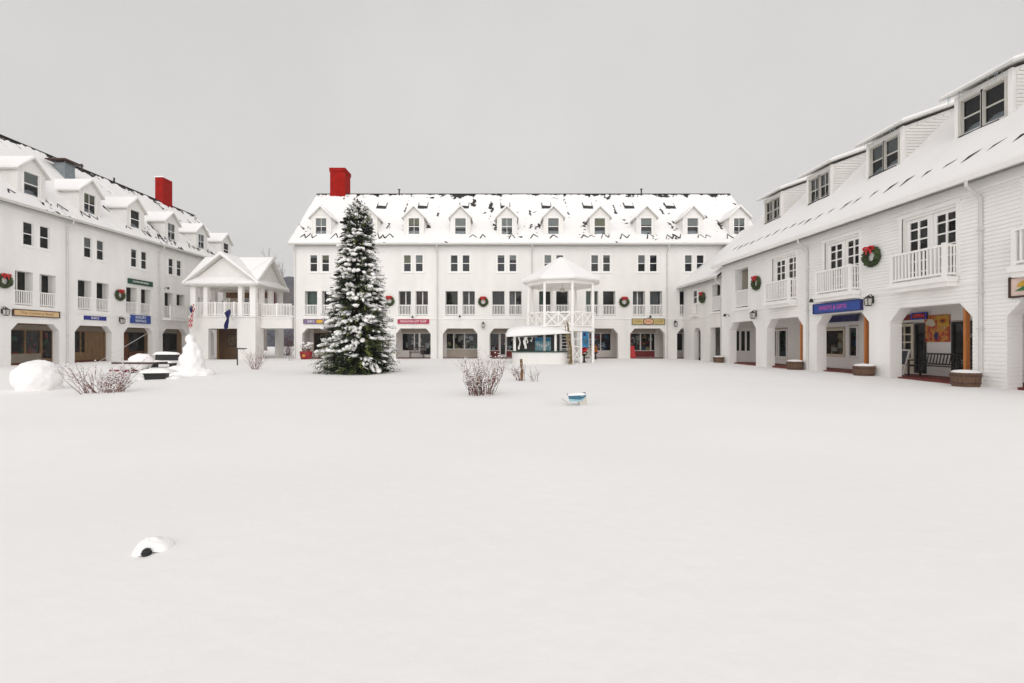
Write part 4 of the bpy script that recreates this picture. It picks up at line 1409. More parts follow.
# stairs
m = MB()
for i in range(9):
    z = .25 + i * .22
    y = 29.9 + i * .22
    m.box(gx - .25, gx + .85, y, y + .26, z, z + .05)
m.bar((gx - .3, 29.85, .1), (gx - .3, 32.1, 2.3), .06, .22)
m.bar((gx + .9, 29.85, .1), (gx + .9, 32.1, 2.3), .06, .22)
m.build('stairs', WHITE, GZ)
# crossed skirts between the lower posts on the right
for k in (0, 1, 2):
    p, q = oct(k, gR), oct(k + 1, gR)
    if k == 0:
        q = p + (q - p) * .42
    if k == 1:
        q = p + (q - p) * .9
    m = MB()
    e = Vector((0, 0, 1))
    m.bar(p + e * .15, q + e * 1.05, .06, .05)
    m.bar(p + e * 1.05, q + e * .15, .055, .055)
    m.bar(p + e * 1.1, q + e * 1.1, .09, .06)
    m.bar(q + e * 0, q + e * 2.1, .12)
    m.bar(p + e * 1.6, q + e * 1.6, .09, .06)
    m.build('lattice', WHITE, GZ)
t = thing('banner', 'bright blue banner hung between the gazebo stilts', 'banner', (6.0, 30.2, 0))
m = MB()
vs = []
for j in range(9):
    for i in range(7):
        vs.append((5.55 + .42 * i / 6, 30.35 + .05 * math.sin(i * 1.7 + j * .4), 1.05 + 1.15 * j / 8))
m.add(vs, [(j * 7 + i, j * 7 + i + 1, (j + 1) * 7 + i + 1, (j + 1) * 7 + i) for j in range(8) for i in range(6)])
m.build('cloth', SKYBLUE, t, smooth=True)
m = MB()
m.tube([(5.5, 30.35, 2.21), (6.02, 30.35, 2.21)], .02, 6)
m.build('rod', WHITE, t)
m = MB()
m.blob((5.7, 30.28, 1.9), (.09, .02, .1), 2, .4, 1, 1)
m.blob((5.78, 30.28, 1.45), (.11, .02, .2), 2, .4, 0, 2)
m.build('emblem', [TEAL, NAVY], t)

# ------------------------------------------------------------------ booth
BO = thing('booth', 'white serving booth with dark green counter under a thick snow roof by the gazebo', 'booth', (2.55, 29.4, 0))
def rrect(x0, x1, y0, y1, r, n=6):
    pts = []
    for cx, cy, a in ((x1 - r, y0 + r, -90), (x1 - r, y1 - r, 0), (x0 + r, y1 - r, 90), (x0 + r, y0 + r, 180)):
        for i in range(n + 1):
            q = R(a + 90 * i / n)
            pts.append((cx + r * math.cos(q), cy + r * math.sin(q)))
    return pts
m = MB()
m.prism(rrect(.8, 4.35, 28.6, 30.7, .7), -.3, .74, 0, axis='z')
m.build('counter_wall', SIDING, BO)
m = MB()
m.prism(rrect(.72, 4.43, 28.52, 30.78, .75), .742, .81, 0, axis='z')
m.build('counter_top', DKGREEN, BO)
for x, y in ((.95, 29.0), (3.55, 28.8), (.95, 30.4), (4.1, 30.4)):
    MB().box(x - .07, x + .07, y - .07, y + .07, .811, 1.9).build('post', WHITE, BO)
m = MB()
m.box(1.15, 4.0, 30.2, 30.3, .811, 2.0)
m.box(1.15, 2.3, 29.6, 29.7, .811, 1.15)
m.build('back_panel', BLACK, BO)
m = MB()
m.add([(.4, 28.35, 1.72), (4.45, 28.35, 1.95), (4.45, 30.95, 2.2), (.4, 30.95, 1.95), (.4, 28.35, 1.8), (4.45, 28.35, 2.03), (4.45, 30.95, 2.28), (.4, 30.95, 2.03)], [(0, 1, 2, 3), (7, 6, 5, 4), (0, 4, 5, 1), (1, 5, 6, 2), (2, 6, 7, 3), (3, 7, 4, 0)])
m.build('roof', WHITE, BO)
m = MB()
n1, n2 = 30, 16
vs = []
for j in range(n2 + 1):
    for i in range(n1 + 1):
        a, b = i / n1 * 2 - 1, j / n2 * 2 - 1
        h = max(0, (1 - abs(a) ** 5)) ** .5 * max(0, (1 - abs(b) ** 5)) ** .5
        x = .38 + 4.09 * i / n1
        y = 28.32 + 2.66 * j / n2
        base = 1.82 + .23 * i / n1 + .23 * j / n2 - .05
        vs.append((x, y, base + h * (.50 - .26 * smooth01(-.4, 1, a) + .05 * noise.noise(Vector((x, y, 1))))))
m.add(vs, [(j * (n1 + 1) + i, j * (n1 + 1) + i + 1, (j + 1) * (n1 + 1) + i + 1, (j + 1) * (n1 + 1) + i) for j in range(n2) for i in range(n1)])
m.build('roof_snow', SNOW, BO, smooth=True)
t = thing('poster', 'pale blue menu poster at the back of the white booth', 'poster', (2.9, 30.1, 1.3))
m = MB()
m.box(2.35, 3.4, 30.12, 30.16, .83, 1.72)
m.build('sheet', mat('aqua_poster', (.22, .42, .50), .5, .5, 7), t)
m = MB()
m.box(2.37, 3.38, 30.10, 30.115, 1.45, 1.7, 0)
for i in range(6):
    m.blob((2.5 + .15 * i, 30.1, 1.1 + .2 * rnd.random()), (.06, .01, .08), 1, .3, 1, i)
m.build('artwork', [SKYBLUE, WHITE], t)
t = thing('bunting', 'white cloth strips hanging in the left half of the booth', 'bunting', (1.7, 29.0, 1.7))
m = MB()
for x, l, ww_ in ((1.25, .8, .09), (1.62, .75, .16), (1.75, .4, .08), (2.05, .3, .06)):
    vs = []
    for j in range(6):
        q = j / 5
        dx = .06 * math.sin(j * 1.3 + x * 9)
        vs += [(x - ww_ / 2 + dx, 29.05 + .02 * math.sin(2 * j), 1.72 - l * q), (x + ww_ / 2 + dx * .6, 29.05, 1.72 - l * q)]
    m.add(vs, [(2 * j, 2 * j + 1, 2 * j + 3, 2 * j + 2) for j in range(5)])
m.build('strips', WHITE, t)
m = MB()
m.tube([(1.0, 29.05, 1.73), (2.4, 29.05, 1.73)], .012, 5)
m.build('cord', WHITE, t)
# corn stalk bundle at the booth corner
t = thing('corn_stalk', 'tall dry brown corn stalk bundle tied to the booth corner by the gazebo', 'corn stalks', (4.42, 28.5, 0))
m = MB()
for i in range(7):
    x0 = 4.45 + rnd.uniform(-.1, .12)
    pts = [(x0, 28.45, -.1), (x0 - .03, 28.45, 1.0), (x0 - .2 + rnd.uniform(-.1, .1), 28.5, 2.0), (x0 - .3 + rnd.uniform(-.15, .15), 28.5, 2.8)]
    m.tube(pts, [.03, .025, .02, .008], 5)
m.build('stalk', STRAW, t)
m = MB()
for i in range(130):
    z = rnd.uniform(.1, 2.7)
    cx = 4.45 - .1 * max(0, z - .9)
    a = rnd.uniform(0, 6.28)
    l = rnd.uniform(.12, .3) * (1.1 - .25 * z / 2)
    d = Vector((math.cos(a), math.sin(a), rnd.uniform(-1.4, .4))).normalized()
    p = Vector((cx, 28.45, z))
    sd = d.cross(Vector((0, 0, 1))).normalized() * .025
    m.add([p - sd, p + sd, p + d * l * .6 + sd, p + d * l], [(0, 1, 2, 3)], rnd.choice([0, 0, 1]))
m.build('dry_leaves', [STRAW, BARK], t)

# small goods by the arcade: flowers and planters
def flower_stand(label, loc, mt, group):
    t = thing('flower_stand', label, 'flower stand', loc, 0, group)
    m = MB()
    m.lathe([(.2, 0), (.07, .08), (.06, .42), (.2, .55), (.22, .6)], (0, 0, 0), 12)
    m.build('pedestal', BLACK, t, world=False)
    m = MB()
    for i in range(26):
        a, b = rnd.uniform(0, 6.28), rnd.uniform(0, 1)
        m.blob((.22 * b * math.cos(a), .22 * b * math.sin(a), .68 + rnd.uniform(-.08, .4) * (1 - .4 * b)), (.09, .09, .08), 1, .4, 0 if rnd.random() < .8 else 1, i)
    m.build('flowers', [mt, LEAFGREEN], t, world=False)
flower_stand('orange flowers on a dark stand just right of the gazebo lattice', (7.6, 35.8, 0), ORANGE, 'flower stands by the gazebo')
flower_stand('red flowers on a dark stand between the gazebo stilts', (5.75, 30.75, 0), BRIGHTRED, 'flower stands by the gazebo')
t = thing('planter', 'round red planter filled with snowy white twigs left of the big fir', 'planter', (-15.9, 36.9, 0))
m = MB()
m.lathe([(.36, -.1), (.46, .25), (.5, .62), (.47, .64), (.42, .58)], (0, 0, 0), 20)
m.build('pot', POTRED, t, world=False, smooth=True)
m = MB()
for i in range(40):
    a = rnd.uniform(0, 6.28)
    tilt = rnd.uniform(0, .8)
    l = rnd.uniform(.3, .75)
    p = Vector((.25 * math.cos(a), .25 * math.sin(a), .6))
    q = p + Vector((math.cos(a) * tilt * .5, math.sin(a) * tilt * .5, 1)) * l
    m.tube([p, q], [.012, .005], 4, 0)
    m.blob(q, (.08, .08, .07), 1, .5, 1, i)
m.build('twigs', [TWIG, SNOW], t, world=False)
m = MB()
m.blob((.0, -.43, .3), (.12, .06, .12), 2, .3, 0, 1)
m.build('bow', GOLD, t, world=False)

# ------------------------------------------------------------------ the big fir
def make_fir(x, y, H, label):
    t = thing('fir_tree', label, 'tree', (x, y, 0))
    q = random.Random(11)
    tr = MB()
    tr.tube([(0, 0, -.3), (0, 0, H * .5), (.05, 0, H - .15)], [.19, .1, .015], 8)
    tr.build('trunk', BARK, t, world=False)
    def prof(z):
        f = z / H
        pts = [(0, 1.62), (.03, 1.9), (.12, 1.84), (.3, 1.55), (.5, 1.22), (.7, .88), (.82, .71), (.9, .53), (.96, .30), (1.0, .03)]
        for (a, ra), (b, rb) in zip(pts, pts[1:]):
            if f <= b:
                return ra + (rb - ra) * (f - a) / (b - a)
        return .02
    cr, sn = MB(), MB()
    # inner mass, shade inside the crown put into a darker needle colour
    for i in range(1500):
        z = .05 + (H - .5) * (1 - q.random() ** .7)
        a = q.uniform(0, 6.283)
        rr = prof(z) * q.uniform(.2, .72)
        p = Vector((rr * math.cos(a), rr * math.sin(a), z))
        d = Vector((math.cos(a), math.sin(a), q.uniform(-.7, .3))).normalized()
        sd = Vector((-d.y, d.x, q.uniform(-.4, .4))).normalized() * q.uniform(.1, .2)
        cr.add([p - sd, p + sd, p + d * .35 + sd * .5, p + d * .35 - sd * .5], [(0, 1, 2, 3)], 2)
    nb = 1000
    for i in range(nb):
        f = (i + q.random()) / nb
        z = .12 + (H - .22) * (1 - (1 - f) ** .62)
        a = i * 2.39996 + q.uniform(-.5, .5)
        lump = 1 + .14 * noise.noise(Vector((math.cos(a) * 1.6, math.sin(a) * 1.6, z * 1.0)))
        Rb = prof(z) * lump * q.uniform(.84, 1.08)
        droop = (.45 if z < H * .8 else -.5) + q.uniform(-.4, .4)
        dirh = Vector((math.cos(a), math.sin(a), 0))
        side = Vector((-math.sin(a), math.cos(a), 0))
        def at(s):
            return dirh * (Rb * s) + Vector((0, 0, z + .12 - droop * Rb * s * s * .55 + .10 * s ** 4))
        light = q.random() < .34
        cover = .46 + .75 * noise.noise(Vector((math.cos(a) * 1.8, math.sin(a) * 1.8, z * 1.1 + 4))) + (.08 if z < 4.8 else .04) - (.5 if z < .55 else 0)
        snowy = q.random() < cover
        steps = max(5, int(Rb * 7))
        for j in range(steps):
            s = .36 + .64 * (j + q.random() * .6) / steps
            p = at(min(s, 1))
            for sg_ in (-1, 1, 0, 2):
                l = q.uniform(.12, .28) * (1.25 - .55 * s) * (1 if Rb > .5 else .75)
                if sg_ == 0:
                    d = (dirh * .8 + Vector((0, 0, q.uniform(-1.2, .1)))).normalized()
                elif sg_ == 2:
                    d = (dirh * q.uniform(.2, 1) + side * q.uniform(-.5, .5) + Vector((0, 0, q.uniform(-.2, .9)))).normalized()
                    l *= .7
                else:
                    d = (side * sg_ + dirh * q.uniform(.5, 1.1) + Vector((0, 0, q.uniform(-.65, .2)))).normalized()
                wv = d.cross(Vector((0, 0, 1))).normalized() * q.uniform(.012, .026)
                m_ = 1 if (light and s > .6) or q.random() < .06 else 0
                cr.add([p - wv, p + wv, p + d * l * .7 + wv * .7, p + d * l, p + d * l * .7 - wv * .7], [(0, 1, 2, 3, 4)], m_)
                if snowy and s > .5 and sg_ != 0 and q.random() < .38:
                    h_ = Vector((0, 0, .018))
                    w2 = wv * q.uniform(.9, 1.7)
                    b0, b1, b2 = p + d * l * .1, p + d * l * .55, p + d * l * q.uniform(.75, .98)
                    sn.add([b0 - w2, b0 + w2, b1 + w2, b2 + w2 * .4, b2 - w2 * .4, b1 - w2, b0 + h_, b1 + h_ * 1.5, b2 + h_ * .5],
                           [(0, 6, 7, 5), (6, 1, 2, 7), (5, 7, 8, 4), (7, 2, 3, 8)])
        # snow lying on the bough: a string of merging clumps that follows its curve
        if snowy:
            big = q.uniform(.8, 1.75) if z < H * .8 else q.uniform(.5, .85)
            k = q.choice([2, 3, 4, 4, 5])
            s0 = q.uniform(.62, .95)
            for j in range(k):
                s = min(1.02, max(.55, s0 + q.uniform(-.18, .18)))
                p = at(s) + side * q.uniform(-.13, .13) * big
                ln, wd = q.uniform(.05, .19) * big, q.uniform(.035, .085) * big
                sl = (at(min(1, s + .02)) - at(s - .02)).normalized()
                up = Vector((0, 0, 1)) - sl * sl.z
                up.normalize()
                vs0, fs0 = ico(1)
                vv = []
                for v0 in vs0:
                    kk = 1 + .8 * noise.noise(v0 * 2.2 + Vector((i * 1.3, j, 0)))
                    vv.append(p + sl * (v0.x * ln * kk) + side * (v0.y * wd * kk) + up * (v0.z * .05 * big * kk + .035))
                sn.add(vv, fs0)
    # leader
    for i in range(30):
        z = H - .55 + .55 * i / 30
        a = i * 2.4
        d = Vector((math.cos(a), math.sin(a), .9)).normalized()
        wv = d.cross(Vector((0, 0, 1))).normalized() * .018
        p = Vector((.04, 0, z))
        l = .24 * (1.05 - i / 30)
        cr.add([p - wv, p + wv, p + d * l], [(0, 1, 2)], 0)
    cr.build('crown', [NEEDLE, NEEDLE2, NEEDLE_SHADE], t, world=False)
    sn.build('snow_load', SNOW, t, world=False, smooth=True)
    return t
make_fir(-6.65, 21.0, 8.0, 'tall conical evergreen loaded with snow standing alone in the square')

# ------------------------------------------------------------------ bushes
def make_bush(label, loc, h, spread, n, mats, seed, snowy=.5, lean=(0, 0), extra=None, name='bare_bush', base_r=.12, sub=3):
    t = thing(name, label, 'bush', loc, 0, 'bare snow dusted bushes in the square')
    q = random.Random(seed)
    m, s = MB(), MB()
    def grow(p, d, l, r, depth):
        pts = [p]
        dd = d.copy()
        for i in range(3):
            dd = (dd + Vector((q.uniform(-.18, .18), q.uniform(-.18, .18), q.uniform(-.05, .12)))).normalized()
            pts.append(pts[-1] + dd * l / 3)
        m.tube(pts, [r, r * .8, r * .6, r * .35], 4, q.choice(range(len(mats))))
        for i in range(1, 4):
            if q.random() < snowy * .5:
                c = (pts[i - 1] + pts[i]) / 2
                s.blob((c.x, c.y, c.z + r + .004), (.018 + .3 * abs(dd.x) * l / 6, .016, .009 + .008 * q.random()), 1, .5, 0, q.randint(0, 99))
        if depth > 0:
            for k in range(q.choice([2, 2, 3])):
                i = q.choice([1, 2, 2, 3])
                nd_ = (dd + Vector((q.uniform(-.8, .8), q.uniform(-.8, .8), q.uniform(-.1, .5)))).normalized()
                grow(pts[i], nd_, l * q.uniform(.4, .65), r * .6, depth - 1)
    for i in range(n):
        a = q.uniform(0, 6.283)
        tl = q.uniform(.05, 1) * spread
        d = Vector((math.cos(a) * tl + lean[0], math.sin(a) * tl + lean[1], 1)).normalized()
        br = base_r * math.sqrt(q.random())
        grow(Vector((br * math.cos(a), br * math.sin(a), -.1)), d, h * q.uniform(.45, .8), q.uniform(.006, .013), sub - 1)
    if extra:
        extra(m, s)
    m.build('twigs', mats, t, world=False)
    so_ = s.build('snow', SNOW, t, world=False, smooth=True)
    so_['kind'] = 'stuff'
    return t
make_bush('reddish bare bush in the middle of the snow, nearest and densest', (-.52, 12.1, 0), 1.05, .75, 60, [TWIG, TWIG, TWIG_RED, BARK], 3, .9, base_r=.34)
make_bush('wide snow dusted bush left of the picnic table behind the foot of the cable', (-10.9, 12.4, 0), .92, 1.05, 60, [TWIG, TWIG_RED, TWIG_GREY], 8, .9, base_r=.42)
make_bush('sparse bare bush right of the snowman in front of the pavilion', (-12.75, 23.4, 0), 1.15, 1.1, 22, [TWIG, TWIG_RED], 12, .35)
def stump(m, s):
    m.tube([(.02, 0, -.1), (.03, 0, .4), (.0, 0, .8)], [.05, .05, .045], 8, 2)
make_bush('small bare shrub with a thick brown stake in front of the booth', (.74, 15.8, 0), .75, .5, 9, [TWIG, TWIG_GREY, WOOD], 15, .6, lean=(-.35, 0), extra=stump)
make_bush('thin wisps of pale twigs right of the brown stake', (1.18, 15.6, 0), .75, .25, 6, [TWIG_GREY], 18, .3, sub=2)
make_bush('low snowed in twigs at the foot of the inn left of the fir', (-16.3, 35.0, 0), .5, 1.2, 12, [TWIG_GREY], 20, 1.0, sub=2)
make_bush('dark red leafed shrub behind the footbridge', (-21.75, 46.0, -.3), 3.2, .5, 60, [DKRED, TWIG_RED, BARK], 22, .2)

m = MB()
pts = []
for i in range(41):
    q_ = i / 40
    pts.append((-12.7 - 4.75 * q_, 12.6 + 24.95 * q_, .0 + 9.5 * q_ - .5 * q_ * (1 - q_)))
m.tube(pts, .007, 5)
o = m.build('cable', GUTTER, loc=(-12.7, 12.6, 0))
tag(o, 'thin slanting cable running from the snow up to the central eave corner', 'cable')

# ------------------------------------------------------------------ snowman, mound, tables
def remeshed(mb, name, mt, loc, vox, parent=None):
    o = mb.build(name, mt, parent, world=False, smooth=True)
    if parent is None:
        o.location = loc
    r = o.modifiers.new('join', 'REMESH')
    r.mode = 'VOXEL'
    r.voxel_size = vox
    r.use_smooth_shade = True
    s = o.modifiers.new('soft', 'SMOOTH')
    s.factor = .5
    s.iterations = 4
    tx = bpy.data.textures.new('lumps', 'CLOUDS')
    tx.noise_scale = .16
    d = o.modifiers.new('lumps', 'DISPLACE')
    d.texture = tx
    d.strength = .10
    return o
m = MB()
m.blob((0, 0, .05), (.85, .6, .3), 3, .1)
m.blob((.05, 0, .5), (.46, .44, .5), 3, .1)
m.blob((.02, 0, .98), (.34, .33, .42), 3, .1)
m.blob((-.06, 0, 1.52), (.19, .19, .22), 3, .08)
m.blob((.30, 0, .95), (.16, .16, .15), 2, .2)
m.blob((-.3, -.1, .68), (.16, .18, .2), 2, .2)
m.blob((-.62, -.1, .15), (.36, .3, .26), 2, .2)
m.blob((.6, 0, .05), (.4, .4, .22), 2, .2)
o = remeshed(m, 'snowman', SNOW, (-13.15, 19.2, 0), .05)
tag(o, 'lumpy leaning white snowman right of the picnic table', 'snowman')
m = MB()
m.blob((0, 0, .38), (.57, .54, .50), 4, .06)
m.blob((0, .1, .03), (.5, .5, .16), 3, .05)
o = remeshed(m, 'snow_mound', SNOW, (-13.3, 12.95, 0), .05)
tag(o, 'big smooth round mound of snow at the left edge of the square', 'snow mound')

def snow_slab(mb, x0, x1, y0, y1, z, h, m=0, p=4):
    n1, n2 = 14, 8
    vs = []
    for j in range(n2 + 1):
        for i in range(n1 + 1):
            a, b = i / n1 * 2 - 1, j / n2 * 2 - 1
            k = max(0, 1 - abs(a) ** p) ** .6 * max(0, 1 - abs(b) ** p) ** .6
            x, y = x0 + (x1 - x0) * i / n1, y0 + (y1 - y0) * j / n2
            vs.append((x, y, z - .01 + h * k * (1 + .25 * noise.noise(Vector((x * 3, y * 3, z))))))
    mb.add(vs, [(j * (n1 + 1) + i, j * (n1 + 1) + i + 1, (j + 1) * (n1 + 1) + i + 1, (j + 1) * (n1 + 1) + i) for j in range(n2) for i in range(n1)], m)
t = thing('picnic_table', 'dark picnic table with a high dome of snow on its top', 'picnic table', (-16.8, 21.0, 0))
m = MB()
for i in range(5):
    m.box(-1.0, 1.0, -.4 + .165 * i, -.4 + .165 * i + .145, .39, .47)
m.build('tabletop', DKBROWN, t, world=False)
for s, mm in ((-1, DKRED), (1, BLACK)):
    m = MB()
    m.box(s * .75 - .55, s * .75 + .55, -.16, .16, .03, .11)
    m.build('seat', mm, t, world=False)
for x in (-.35, .35):
    m = MB()
    m.tube([(x, 0, -.3), (x, 0, .41)], .055, 8)
    m.tube([(x, 0, .02), (x * 2.4, 0, .03), (x * 2.6, 0, .055)], .035, 6)
    m.build('leg', BLACK, t, world=False)
m = MB()
m.blob((.05, .02, .48), (.54, .36, .38), 4, .14)
snow_slab(m, -.96, .96, -.3, .4, .475, .03)
snow_slab(m, -1.25, -.25, -.1, .15, .11, .04)
snow_slab(m, .25, 1.25, -.1, .15, .11, .05)
m.build('snow_cap', SNOW, t, world=False, smooth=True)
t = thing('bench', 'black solid backed bench heaped with snow behind the picnic table', 'bench', (-18.4, 24.8, 0))
m = MB()
m.add([(-.62, 0, .38), (.62, 0, .38), (.58, 0, .72), (-.58, 0, .72), (-.62, .06, .38), (.62, .06, .38), (.58, .06, .72), (-.58, .06, .72)], [(0, 1, 2, 3), (7, 6, 5, 4), (0, 4, 5, 1), (2, 6, 7, 3), (1, 5, 6, 2), (0, 3, 7, 4)])
m.build('backrest', BLACK, t, world=False)
m = MB()
m.box(-.62, .62, -.45, -.02, .2, .27)
m.build('seat', BLACK, t, world=False)
for x in (-.5, .5):
    MB().box(x - .04, x + .04, -.4, .05, -.3, .2).build('leg', BLACK, t, world=False)
m = MB()
snow_slab(m, -.7, .7, -.12, .18, .72, .16)
snow_slab(m, -.66, .66, -.5, -.02, .27, .14)
m.build('snow_cap', SNOW, t, world=False, smooth=True)
t = thing('bench', 'low dark bench end poking from drifted snow in front of the picnic table', 'bench', (-12.75, 16.7, 0), .25)
m = MB()
m.box(-.36, .36, -.2, .25, .22, .28)
m.build('seat', BLACK, t, world=False)
m = MB()
m.add([(-.3, -.12, -.1), (.3, -.12, -.1), (.34, -.14, .22), (-.36, -.14, .22), (-.3, .2, -.1), (.3, .2, -.1), (.34, .2, .22), (-.36, .2, .22)], [(0, 1, 2, 3), (7, 6, 5, 4), (1, 5, 6, 2), (0, 3, 7, 4)])
m.build('hollow_shade', BLACK, t, world=False)  # black sheet painting the dark hollow under the seat
m = MB()
snow_slab(m, -.5, .55, -.25, .4, .27, .16)
m.blob((.62, 0, -.05), (.3, .3, .2), 3, .3)
m.blob((-.35, .2, 0), (.4, .3, .14), 2, .3, 0, 3)
m.build('snow_cap', SNOW, t, world=False, smooth=True)
t = thing('lectern', 'thin dark post with a small flat top left of the sparse bush', 'post', (-15.7, 26.9, 0))
m = MB()
m.tube([(0, 0, -.2), (0, 0, 1.0)], .035, 8)
m.build('post', DARKMETAL, t, world=False)
m = MB()
m.add([(-.12, -.15, .98), (.5, -.15, .96), (.5, .15, .99), (-.12, .15, 1.01), (-.12, -.15, 1.02), (.5, -.15, 1.0), (.5, .15, 1.03), (-.12, .15, 1.05)], [(0, 1, 2, 3), (7, 6, 5, 4), (0, 4, 5, 1), (1, 5, 6, 2), (2, 6, 7, 3), (3, 7, 4, 0)])
m.build('top', DARKMETAL, t, world=False)

# half buried blue tub
t = thing('tub', 'small blue and white plastic tub tipped over in the snow', 'tub', (1.68, 9.9, 0), 0)
m = MB()
m.add([(-.20, -.13, .225), (.19, -.11, .245), (.225, .13, .285), (-.2, .13, .25),
       (-.19, -.14, .165), (.05, -.15, .145), (.15, -.14, .19), (.2, -.12, .245), (-.17, -.05, .05), (.05, -.05, .02)], [(0, 1, 2, 3), (0, 4, 5, 6, 7, 1)], 0)
m.build('rim', TEAL, t, world=False)
m = MB()
m.add([(-.19, -.142, .166), (.05, -.152, .146), (.15, -.142, .191), (.13, -.15, .15), (.02, -.155, .105), (-.17, -.145, .11)], [(0, 1, 2, 3, 4, 5)])
m.build('lip', PALEBLUE, t, world=False)
m = MB()
m.add([(.02, -.13, .13), (.2, -.11, .24), (.22, .1, .24), (.0, .1, .2), (.10, -.10, -.05), (.24, -.08, -.02), (.24, .1, -.02), (.08, .1, -.05)], [(0, 1, 5, 4), (1, 2, 6, 5), (2, 3, 7, 6), (3, 0, 4, 7), (0, 3, 2, 1)])
m.build('body', FRAMEGREY, t, world=False)
m = MB()
snow_slab(m, -.2, .22, -.12, .14, .235, .06)
m.blob((-.22, -.05, -.02), (.09, .09, .05), 2, .3)
m.build('snow_cap', SNOW, t, world=False, smooth=True)
m = MB()
m.tube([(-.34, -.1, .17), (-.22, -.13, .1), (-.2, -.14, .05)], .013, 6)
m.blob((-.2, -.14, .035), (.03, .02, .022), 2)
m.build('handle', FRAMEGREY, t, world=False)

# buried garden light under a cap of snow
t = thing('garden_light', 'low black garden light peeping from under a cap of snow in the foreground', 'garden light', (-2.36, 3.02, 0), R(34))
m = MB()
m.lathe([(.024, -.06), (.027, .012), (.024, .03), (.01, .04)], (-.005, -.062, 0), 12)
m.lathe([(.031, .010), (.031, .015)], (-.005, -.062, 0), 12)
m.build('lamp_head', BLACK, t, world=False)
m = MB()
n1, n2 = 40, 16
vs = []
for j in range(n2 + 1):
    for i in range(n1):
        a = 2 * math.pi * i / n1
        r = j / n2
        rad = (.118 + .022 * math.cos(a + .4) + .02 * noise.noise(Vector((math.cos(a) * 1.5, math.sin(a) * 1.5, 2)))) * r
        front = max(0, -math.sin(a)) ** 3
        hgt = .10 * max(0, 1 - r ** 2.2) ** .8 * (1 + .15 * noise.noise(Vector((math.cos(a) * r * 3, math.sin(a) * r * 3, 6))))
        # the cap has slumped open in front of the lamp
        hgt = hgt + front * .022 * smooth01(.5, .8, r)
        rad *= 1 - .42 * front
        vs.append((rad * math.cos(a) + .01, rad * math.sin(a) * .9 + .01, hgt - .015))
m.add(vs, [(j * n1 + i, j * n1 + (i + 1) % n1, (j + 1) * n1 + (i + 1) % n1, (j + 1) * n1 + i) for j in range(n2) for i in range(n1)])
m.build('snow_cap', SNOW, t, world=False, smooth=True)

# ------------------------------------------------------------------ bare trees far behind the left range
def bare_tree(label, loc, H, seed):
    t = thing('bare_tree', label, 'tree', loc, 0, 'bare trees behind the left range')
    q = random.Random(seed)
    tr, cr = MB(), MB()
    tr.tube([(0, 0, -1), (.1, 0, H * .3), (.1, .1, H * .55)], [.28, .2, .14], 7)
    def grow(p, d, l, r, depth):
        pts = [p]
        for i in range(3):
            d = (d + Vector((q.uniform(-.2, .2), q.uniform(-.2, .2), .06))).normalized()
            pts.append(pts[-1] + d * l / 3)
        cr.tube(pts, [r, r * .8, r * .65, r * .45], 4)
        if depth:
            for k in range(3):
                grow(pts[q.choice([1, 2, 3])], (d + Vector((q.uniform(-.7, .7), q.uniform(-.7, .7), q.uniform(0, .5)))).normalized(), l * q.uniform(.5, .75), r * .6, depth - 1)
    for i in range(9):
        a = q.uniform(0, 6.28)
        z = H * q.uniform(.25, .55)
        grow(Vector((.1, .05, z)), Vector((math.cos(a) * .5, math.sin(a) * .5, 1)).normalized(), H * .28, .09, 4)
    tr.build('trunk', TWIG_GREY, t, world=False)
    cr.build('crown', TWIG_GREY, t, world=False)
bare_tree('bare grey tree beyond the roof end, nearest to the left chimney', (-41.5, 74, 0), 13.5, 1)
bare_tree('bare grey tree rising just beyond the pavilion roof', (-38.6, 74, 0), 13.8, 2)
bare_tree('bare grey tree just left of the central inn gable', (-44.5, 92, 0), 15, 3)

# ------------------------------------------------------------------ ground, hills
def axis(a, b, fine0, fine1, step, ratio=1.18):
    xs = []
    x = fine0
    while x < fine1:
        xs.append(x)
        x += step
    xs.append(fine1)
    s = step
    x = fine1
    while x < b:
        s *= ratio
        x += s
        xs.append(min(x, b))
    s = step
    x = fine0
    pre = []
    while x > a:
        s *= ratio
        x -= s
        pre.append(max(x, a))
    return pre[::-1] + xs

def ground_z(x, y):
    z = .075 * noise.noise(Vector((x * .16, y * .16, 1))) + .03 * noise.noise(Vector((x * .5, y * .5, 5))) + .006 * noise.noise(Vector((x * 1.6, y * 1.6, 8)))
    z *= smooth01(0, 7, y) * .7 + .3
    # small hollows and drifts
    for (cx, cy, r, h) in ((-2.36, 3.02, .3, -.015), (1.68, 9.9, .5, .03), (-13.3, 12.95, 1.2, .04), (-.5, 12.1, .7, -.02), (-6.65, 21, 2.2, -.06)):
        z += h * math.exp(-((x - cx) ** 2 + (y - cy) ** 2) / (r * r))
    # lower under the buildings
    d = max(smooth01(38.1, 38.6, y) if x > -19 else 0, smooth01(15.5, 16.0, x) if y < 40 else 0, smooth01(-29.1, -29.6, x) if y < 51 else 0)
    z -= .4 * d
    if -25.2 < x < -20.2 and 37.2 < y < 41.4:
        z -= .12
    return z
xs = axis(-700, 700, -33, 18, .34, 1.3)
ys = axis(-120, 900, .5, 40, .3, 1.3)
m = MB()
vs = [(x, y, ground_z(x, y)) for y in ys for x in xs]
n = len(xs)
m.add(vs, [(j * n + i, j * n + i + 1, (j + 1) * n + i + 1, (j + 1) * n + i) for j in range(len(ys) - 1) for i in range(n - 1)])
g = m.build('ground', SNOW_GROUND, smooth=True)
g['kind'] = 'structure'
m = MB()
vs = []
nx, ny = 150, 22
